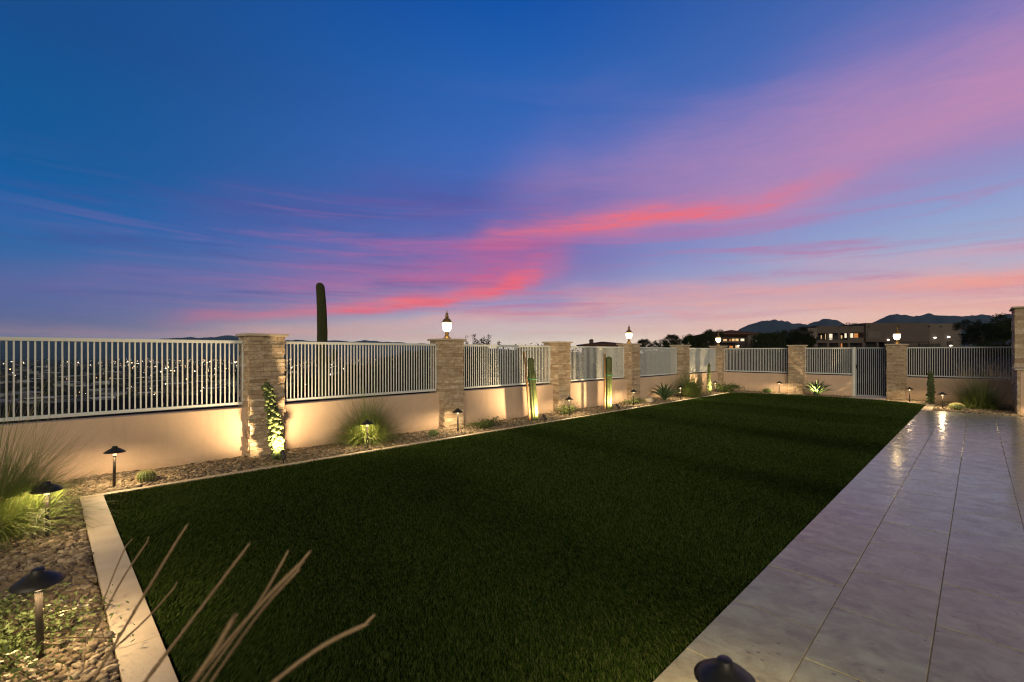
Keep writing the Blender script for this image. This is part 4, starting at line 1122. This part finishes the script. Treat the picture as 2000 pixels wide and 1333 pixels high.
# flat-roofed modern building
hb = House('apartment_building', 1725, 140, 1.2, 'large flat-roofed brown building with lit balcony windows below the mountains', 'building')
def PX(p): return hb.w(p - 1725)
hz = hb.h
zt = hz(633); zc = hz(631)
def wall_with_openings(h, x0, x1, z0, z1, ops, y, th, m):
    """a front wall pierced by real openings (x0, x1, z0, z1)"""
    xs = sorted({x0, x1} | {a for o in ops for a in o[:2]}); zs = sorted({z0, z1} | {a for o in ops for a in o[2:]})
    b = MB()
    for i in range(len(xs) - 1):
        zr = []
        for k in range(len(zs) - 1):
            cx, cz = (xs[i] + xs[i + 1]) / 2, (zs[k] + zs[k + 1]) / 2
            if not any(o[0] < cx < o[1] and o[2] < cz < o[3] for o in ops): zr.append([zs[k], zs[k + 1]])
        mg = []
        for q in zr:
            if mg and abs(mg[-1][1] - q[0]) < 1e-6: mg[-1][1] = q[1]
            else: mg.append(q)
        for q in mg: b.box(xs[i], xs[i + 1], y, y + th, q[0], q[1])
    return b.build('wall', m, h.o)
ops = [(PX(1597.5), PX(1615), hz(665), hz(651.5)), (PX(1619.5), PX(1637), hz(664), hz(651)), (PX(1641), PX(1656), hz(665), hz(651)), (PX(1660), PX(1687), hz(660), hz(650)),
       (PX(1597.5), PX(1615), hz(681), hz(670.5)), (PX(1619.5), PX(1637), hz(681), hz(670.5)), (PX(1641), PX(1656), hz(681), hz(670.5)), (PX(1660), PX(1684), hz(681), hz(670.5)), (PX(1690), PX(1712), hz(681), hz(669)), (PX(1716), PX(1728), hz(681), hz(669))]
wall_with_openings(hb, PX(1594), PX(1731), -3, hz(640), ops, 0, .5, M['bwall'])
hb.box('wall_wing', M['bwall2'], PX(1576), PX(1593.9), -.3, 9, -3, hz(641))
hb.box('wall_upper', M['bwall'], PX(1594), PX(1688), .02, 9, hz(640) + .004, hz(637))
hb.box('wall_block', M['bwall'], PX(1688), PX(1812), -.6, 10, hz(668) , hz(631.5))
hb.box('wall_block', M['bwall2'], PX(1692), PX(1716), -.75, -.61, hz(662), hz(648))
hb.box('wall_right', M['bwall2'], PX(1812.2), PX(1875), -.4, 10, -3, hz(632.5))
hb.box('wall_lower', M['bwall'], PX(1731.2), PX(1812), -.1, 10, -3, hz(668) - .004)
hb.box('back_wall', M['bdark'], PX(1594.2), PX(1731), 2.6, 2.8, -3, hz(640) - .01)
hb.box('floor_slab', M['bwall'], PX(1594.2), PX(1731), .51, 2.59, hz(669), hz(666.5))
for x0, x1, y0, y1, k in [(1622, 1629, 663, 652, 'winwarm'), (1630, 1636, 664, 652, 'winpale'), (1660.5, 1664.5, 660, 651, 'winpale'), (1666, 1671, 660, 651, 'winwarm'), (1672, 1677, 660, 651, 'winpale'), (1679, 1687, 660, 651, 'winorange'),
                          (1613, 1615, 662, 655, 'winwarm'), (1653, 1655.5, 662, 655, 'winwarm'), (1653, 1655.5, 681, 671, 'winorange')]:
    w_ = hb.box('window', M['bdark'], PX(x0) - .12, PX(x1) + .12, 2.35, 2.58, hz(y0) - .1, hz(y1) + .1)
    hb.box('pane', M[k], PX(x0), PX(x1), 2.28, 2.345, hz(y0), hz(y1), w_)
for x0, x1, y0, y1 in [(1794, 1820, 681, 672), (1822, 1833, 681, 672), (1848, 1856, 676, 668)]:
    w_ = hb.box('window', M['bwall'], PX(x0) - .15, PX(x1) + .15, -.62, -.405, hz(y0), hz(y1) + .15); hb.box('pane', M['bdark'], PX(x0), PX(x1), -.64, -.622, hz(y0) + .1, hz(y1), w_)
for px, py in ((1822, 660), (1848.5, 658.5), (1852.5, 675.5), (1731, 664), (1589, 659.5)):
    b = MB(); b.lathe([(.05, -.16), (.3, -.12), (.34, 0), (.1, .12)], 10, c=(PX(px), -.75, hz(py))); b.build('wall_lamp', M['bulb'], hb.o)
for px in (1594, 1637, 1660, 1693, 1750, 1810, 1834):
    b = MB(); b.box(PX(px) - .2, PX(px) + .2, -1.05, -.76, hz(641) + .3, hz(641) + .6); b.build('roof_spout', M['bdark'], hb.o)
b = MB()
for q in (1672, 1678, 1685, 1690): b.tube([(PX(q), 4, hz(637)), (PX(q), 4, hz(630.5))], .06, 6)
b.box(PX(1671), PX(1680), 3.7, 4.3, hz(630.5), hz(629.3)); b.box(PX(1684), PX(1692), 3.7, 4.3, hz(630.8), hz(629.8)); b.build('roof_equipment', M['bdark'], hb.o)
for i in range(4):
    x0, x1 = [(1597.5, 1615), (1619.5, 1637), (1641, 1656), (1660, 1684)][i]
    b = MB()
    for k in range(9): xx = PX(x0) + (PX(x1) - PX(x0)) * (k + .5) / 9; b.box(xx - .03, xx + .03, .1, .16, hz(665.3), hz(661) if i < 3 else hz(662.5))
    if i < 3: b.box(PX(x0), PX(x1), .09, .17, hz(661) + .005, hz(660.2)); b.build('railing', M['bdark'], hb.o)
# tiled two-storey house
ht = House('tiled_house', 1432, 108, .8, 'two-storey house with dark tiled roofs and orange-lit windows behind the corner lantern', 'house')
def QX(p): return ht.w(p - 1432)
ht.box('wall', M['bwall'], QX(1376), QX(1455), 0, 8, -3, ht.h(658))
ht.box('wall_wing', M['bwall2'], QX(1455.1), QX(1476), -1.2, 7, -3, ht.h(655))
hip(ht, QX(1376), QX(1455), 0, 8, ht.h(658) + .3, ht.h(647)); hip(ht, QX(1410), QX(1476), -1.2, 9, ht.h(655) + .35, ht.h(643.5))
for x0, x1, y0, y1, k in [(1380, 1389.5, 669, 663, 'winpale'), (1424, 1427, 669, 663, 'winorange'), (1429, 1434, 669, 662, 'winwarm'), (1436, 1442, 669, 662, 'winwarm'), (1446, 1453, 669, 662, 'winpale'), (1412, 1419, 669, 663, 'winwarm'), (1424, 1431, 680, 676, 'winorange'), (1436, 1443, 680, 675, 'winwarm')]:
    w_ = ht.box('window', M['bdark'], QX(x0) - .1, QX(x1) + .1, -.12, -.01, ht.h(y0) - .1, ht.h(y1) + .1); ht.box('pane', M[k], QX(x0), QX(x1), -.16, -.125, ht.h(y0), ht.h(y1), w_)
w_ = ht.box('window', M['bdark'], QX(1469), QX(1476.1), -1.33, -1.21, ht.h(669), ht.h(662)); ht.box('pane', M['winpale'], QX(1469.8), QX(1475.4), -1.37, -1.335, ht.h(668.3), ht.h(662.8), w_)
b = MB(); b.lathe([(.05, -.1), (.22, 0), (.05, .15)], 10, c=(QX(1440), -.5, ht.h(676))); b.build('wall_lamp', M['bulb'], ht.o)
b = MB(); b.box(QX(1400), QX(1446), -2.4, -.2, ht.h(670), ht.h(670) + .35); b.build('balcony', M['bwall2'], ht.o)
# low house in silhouette with a chimney
hs = House('low_house', 1182, 66, -1.2, 'low dark house in silhouette with a small chimney left of the second lantern', 'house')
def SX(p): return hs.w(p - 1182)
hs.box('wall', M['bwall'], SX(1150), SX(1222), 0, 7, -2, hs.h(676))
rf = hip(hs, SX(1150), SX(1222), 0, 7, hs.h(676) + .25, hs.h(666.5))
b = MB(); b.box(SX(1158.5), SX(1165), 2.5, 3.3, hs.h(674), hs.h(664)); b.box(SX(1157.5), SX(1166), 2.35, 3.45, hs.h(664) + .003, hs.h(663.3)); b.box(SX(1160), SX(1164), 2.6, 3.2, hs.h(663.3) + .003, hs.h(661.8)); b.build('chimney', M['bwall'], rf)
for k, (x0, x1, y0, y1, mm) in enumerate(((1170, 1177, 684, 681, 'winpale'), (1195, 1199, 682, 679, 'bulb'))):
    w_ = hs.box('window', M['bdark'], SX(x0) - .08, SX(x1) + .08, -.1, -.01, hs.h(y0) - .06, hs.h(y1) + .06); hs.box('pane', M['winwarm'], SX(x0), SX(x1), -.13, -.105, hs.h(y0), hs.h(y1), w_)

# ------------------------------------------------------------------ the town in the valley on the left
def valley_house():
    t = empty('valley_house')
    b = MB(); b.box(-9, 9, -6, 6, -2, 3.4); b.box(9.001, 15, -4, 5, -2, 3.0); b.build('wall', M['walltown'], t)
    b = MB(); b.box(-9.5, 9.5, -6.5, 6.5, 3.401, 4.0); b.box(9.51, 15.4, -4.4, 5.4, 3.001, 3.5); b.build('roof', M['roofpale'], t)
    return t
vh0 = valley_house(); rt_ = random.Random(15)
spots = [(30, 735), (55, 752), (95, 732), (120, 742), (150, 739), (140, 752), (185, 735), (170, 760), (225, 730), (235, 745), (285, 742), (300, 750), (260, 765), (330, 735), (345, 755), (60, 775), (110, 785), (200, 785), (290, 775), (380, 752), (400, 738), (420, 765), (75, 745), (210, 752)]
def on_ground(px, py):
    """walk down the view direction (px, py) until it meets the terrain"""
    k = (py - 689) / 910; D = 60.0
    while D < 3000:
        u, v = place_px(px, D)
        if EYE - k * D <= H(u, v): break
        D *= 1.01
    return u, v, D
for i, (px, py) in enumerate(spots):
    o = vh0 if i == 0 else copy_tree(vh0)
    u, v, D = on_ground(px, py)
    o.location = (u, v, H(u, v)); o.rotation_euler = (0, 0, rt_.uniform(0, 3.14)); s = rt_.uniform(.7, 1.3); o.scale = (s, s, 1)
    tag(o, 'pale flat-roofed house in the dark valley, seen between the bars of the nearest fence panel', 'house', 'flat-roofed houses in the valley')
# more roofs and dark trees, too many to count
mb = MB(); tb = MB(); bv, bf = ico(2)
for i in range(620):
    px = rt_.uniform(-300, 800); D = 260 * (2600 / 260) ** rt_.random(); u, v = place_px(px, D); z = H(u, v); a = rt_.uniform(0, 3.14); w = rt_.uniform(6, 11); d = rt_.uniform(5, 8)
    M4 = Matrix.Translation((u, v, z)) @ Matrix.Rotation(a, 4, 'Z'); mb.box(-w, w, -d, d, -1, rt_.uniform(3.0, 5.0), 0, M4)
tag(mb.build('valley_town', M['rooftown']), 'sea of small dark roofs in the valley beyond the nearest fence panels', 'town', kind='stuff')
nv = []; nf = []; nb = 0
P = []
for i in range(5200):
    px = rt_.uniform(-300, 820); D = 90 * (2500 / 90) ** (rt_.random() ** .8); u, v = place_px(px, D)
    if v < 30: continue
    P.append((u, v, H(u, v), rt_.uniform(1.6, 4.2) * (1 if D > 200 else .55)))
P = np.array(P); n = len(P)
V = bv[None] * (1 + rng.uniform(-.35, .35, (n, len(bv), 1))) * P[:, 3][:, None, None] * np.array([1, 1, .75])
V = V + P[:, None, :3] + np.array([0, 0, 1.0]); F = (bf[None] + (np.arange(n) * len(bv))[:, None, None]).reshape(-1, 3)
tag(link('valley_trees', np_mesh('valley_trees', V.reshape(-1, 3), F, M['treeleaf'])), 'dark mass of tree crowns between the valley roofs', 'trees', kind='stuff')
lb = {'bulb': MB(), 'bulbwarm': MB()}
bv1, bf1 = ico(1); bf1l = [tuple(q) for q in bf1]
for i in range(620):
    far_ = i >= 240
    px = rt_.gauss(430, 170) if far_ else rt_.choice([rt_.uniform(-250, 480), rt_.uniform(200, 720)])
    py = 703.5 + rt_.choice([1, 3, 7, 9, 14, 18]) + rt_.uniform(-.8, .8) if far_ else (708 + 42 * rt_.random() ** 2.2 if rt_.random() < .7 else rt_.uniform(720, 800))
    k = (py - 689) / 910; D = min(3200, 41.5 / max(k, .012)); u, v = place_px(px, D)
    z = H(u, v) + rt_.uniform(3, 7); s = D / 910 * (rt_.choice([.14, .18, .24]) if far_ else rt_.choice([.22, .3, .4, .65]))
    lb['bulb' if rt_.random() < .6 else 'bulbwarm'].add([(u + p[0] * s * rt_.choice([1, 1, 2]), v + p[1] * s, z + p[2] * s) for p in bv1], bf1l)
for k, nm in (('bulb', 'valley_lights'), ('bulbwarm', 'valley_lights')):
    tag(lb[k].build(nm, M[k]), 'scatter of tiny lights across the dark valley', 'lights', kind='stuff')

# ------------------------------------------------------------------ the evening air
b = MB(); b.box(-6500, 6500, -6500, 6500, -60, 330)
hm = bpy.data.materials.new('evening_air'); hm.use_nodes = True
N = NT(hm.node_tree); N.n.remove(N.n['Principled BSDF'])
pv = N.new('ShaderNodeVolumePrincipled'); pv.inputs['Color'].default_value = (.42, .68, 1.0, 1); pv.inputs['Density'].default_value = 5e-5; pv.inputs['Anisotropy'].default_value = 0
N.l.new(pv.outputs[0], N.n['Material Output'].inputs['Volume'])
tag(b.build('haze', hm), kind='stuff')
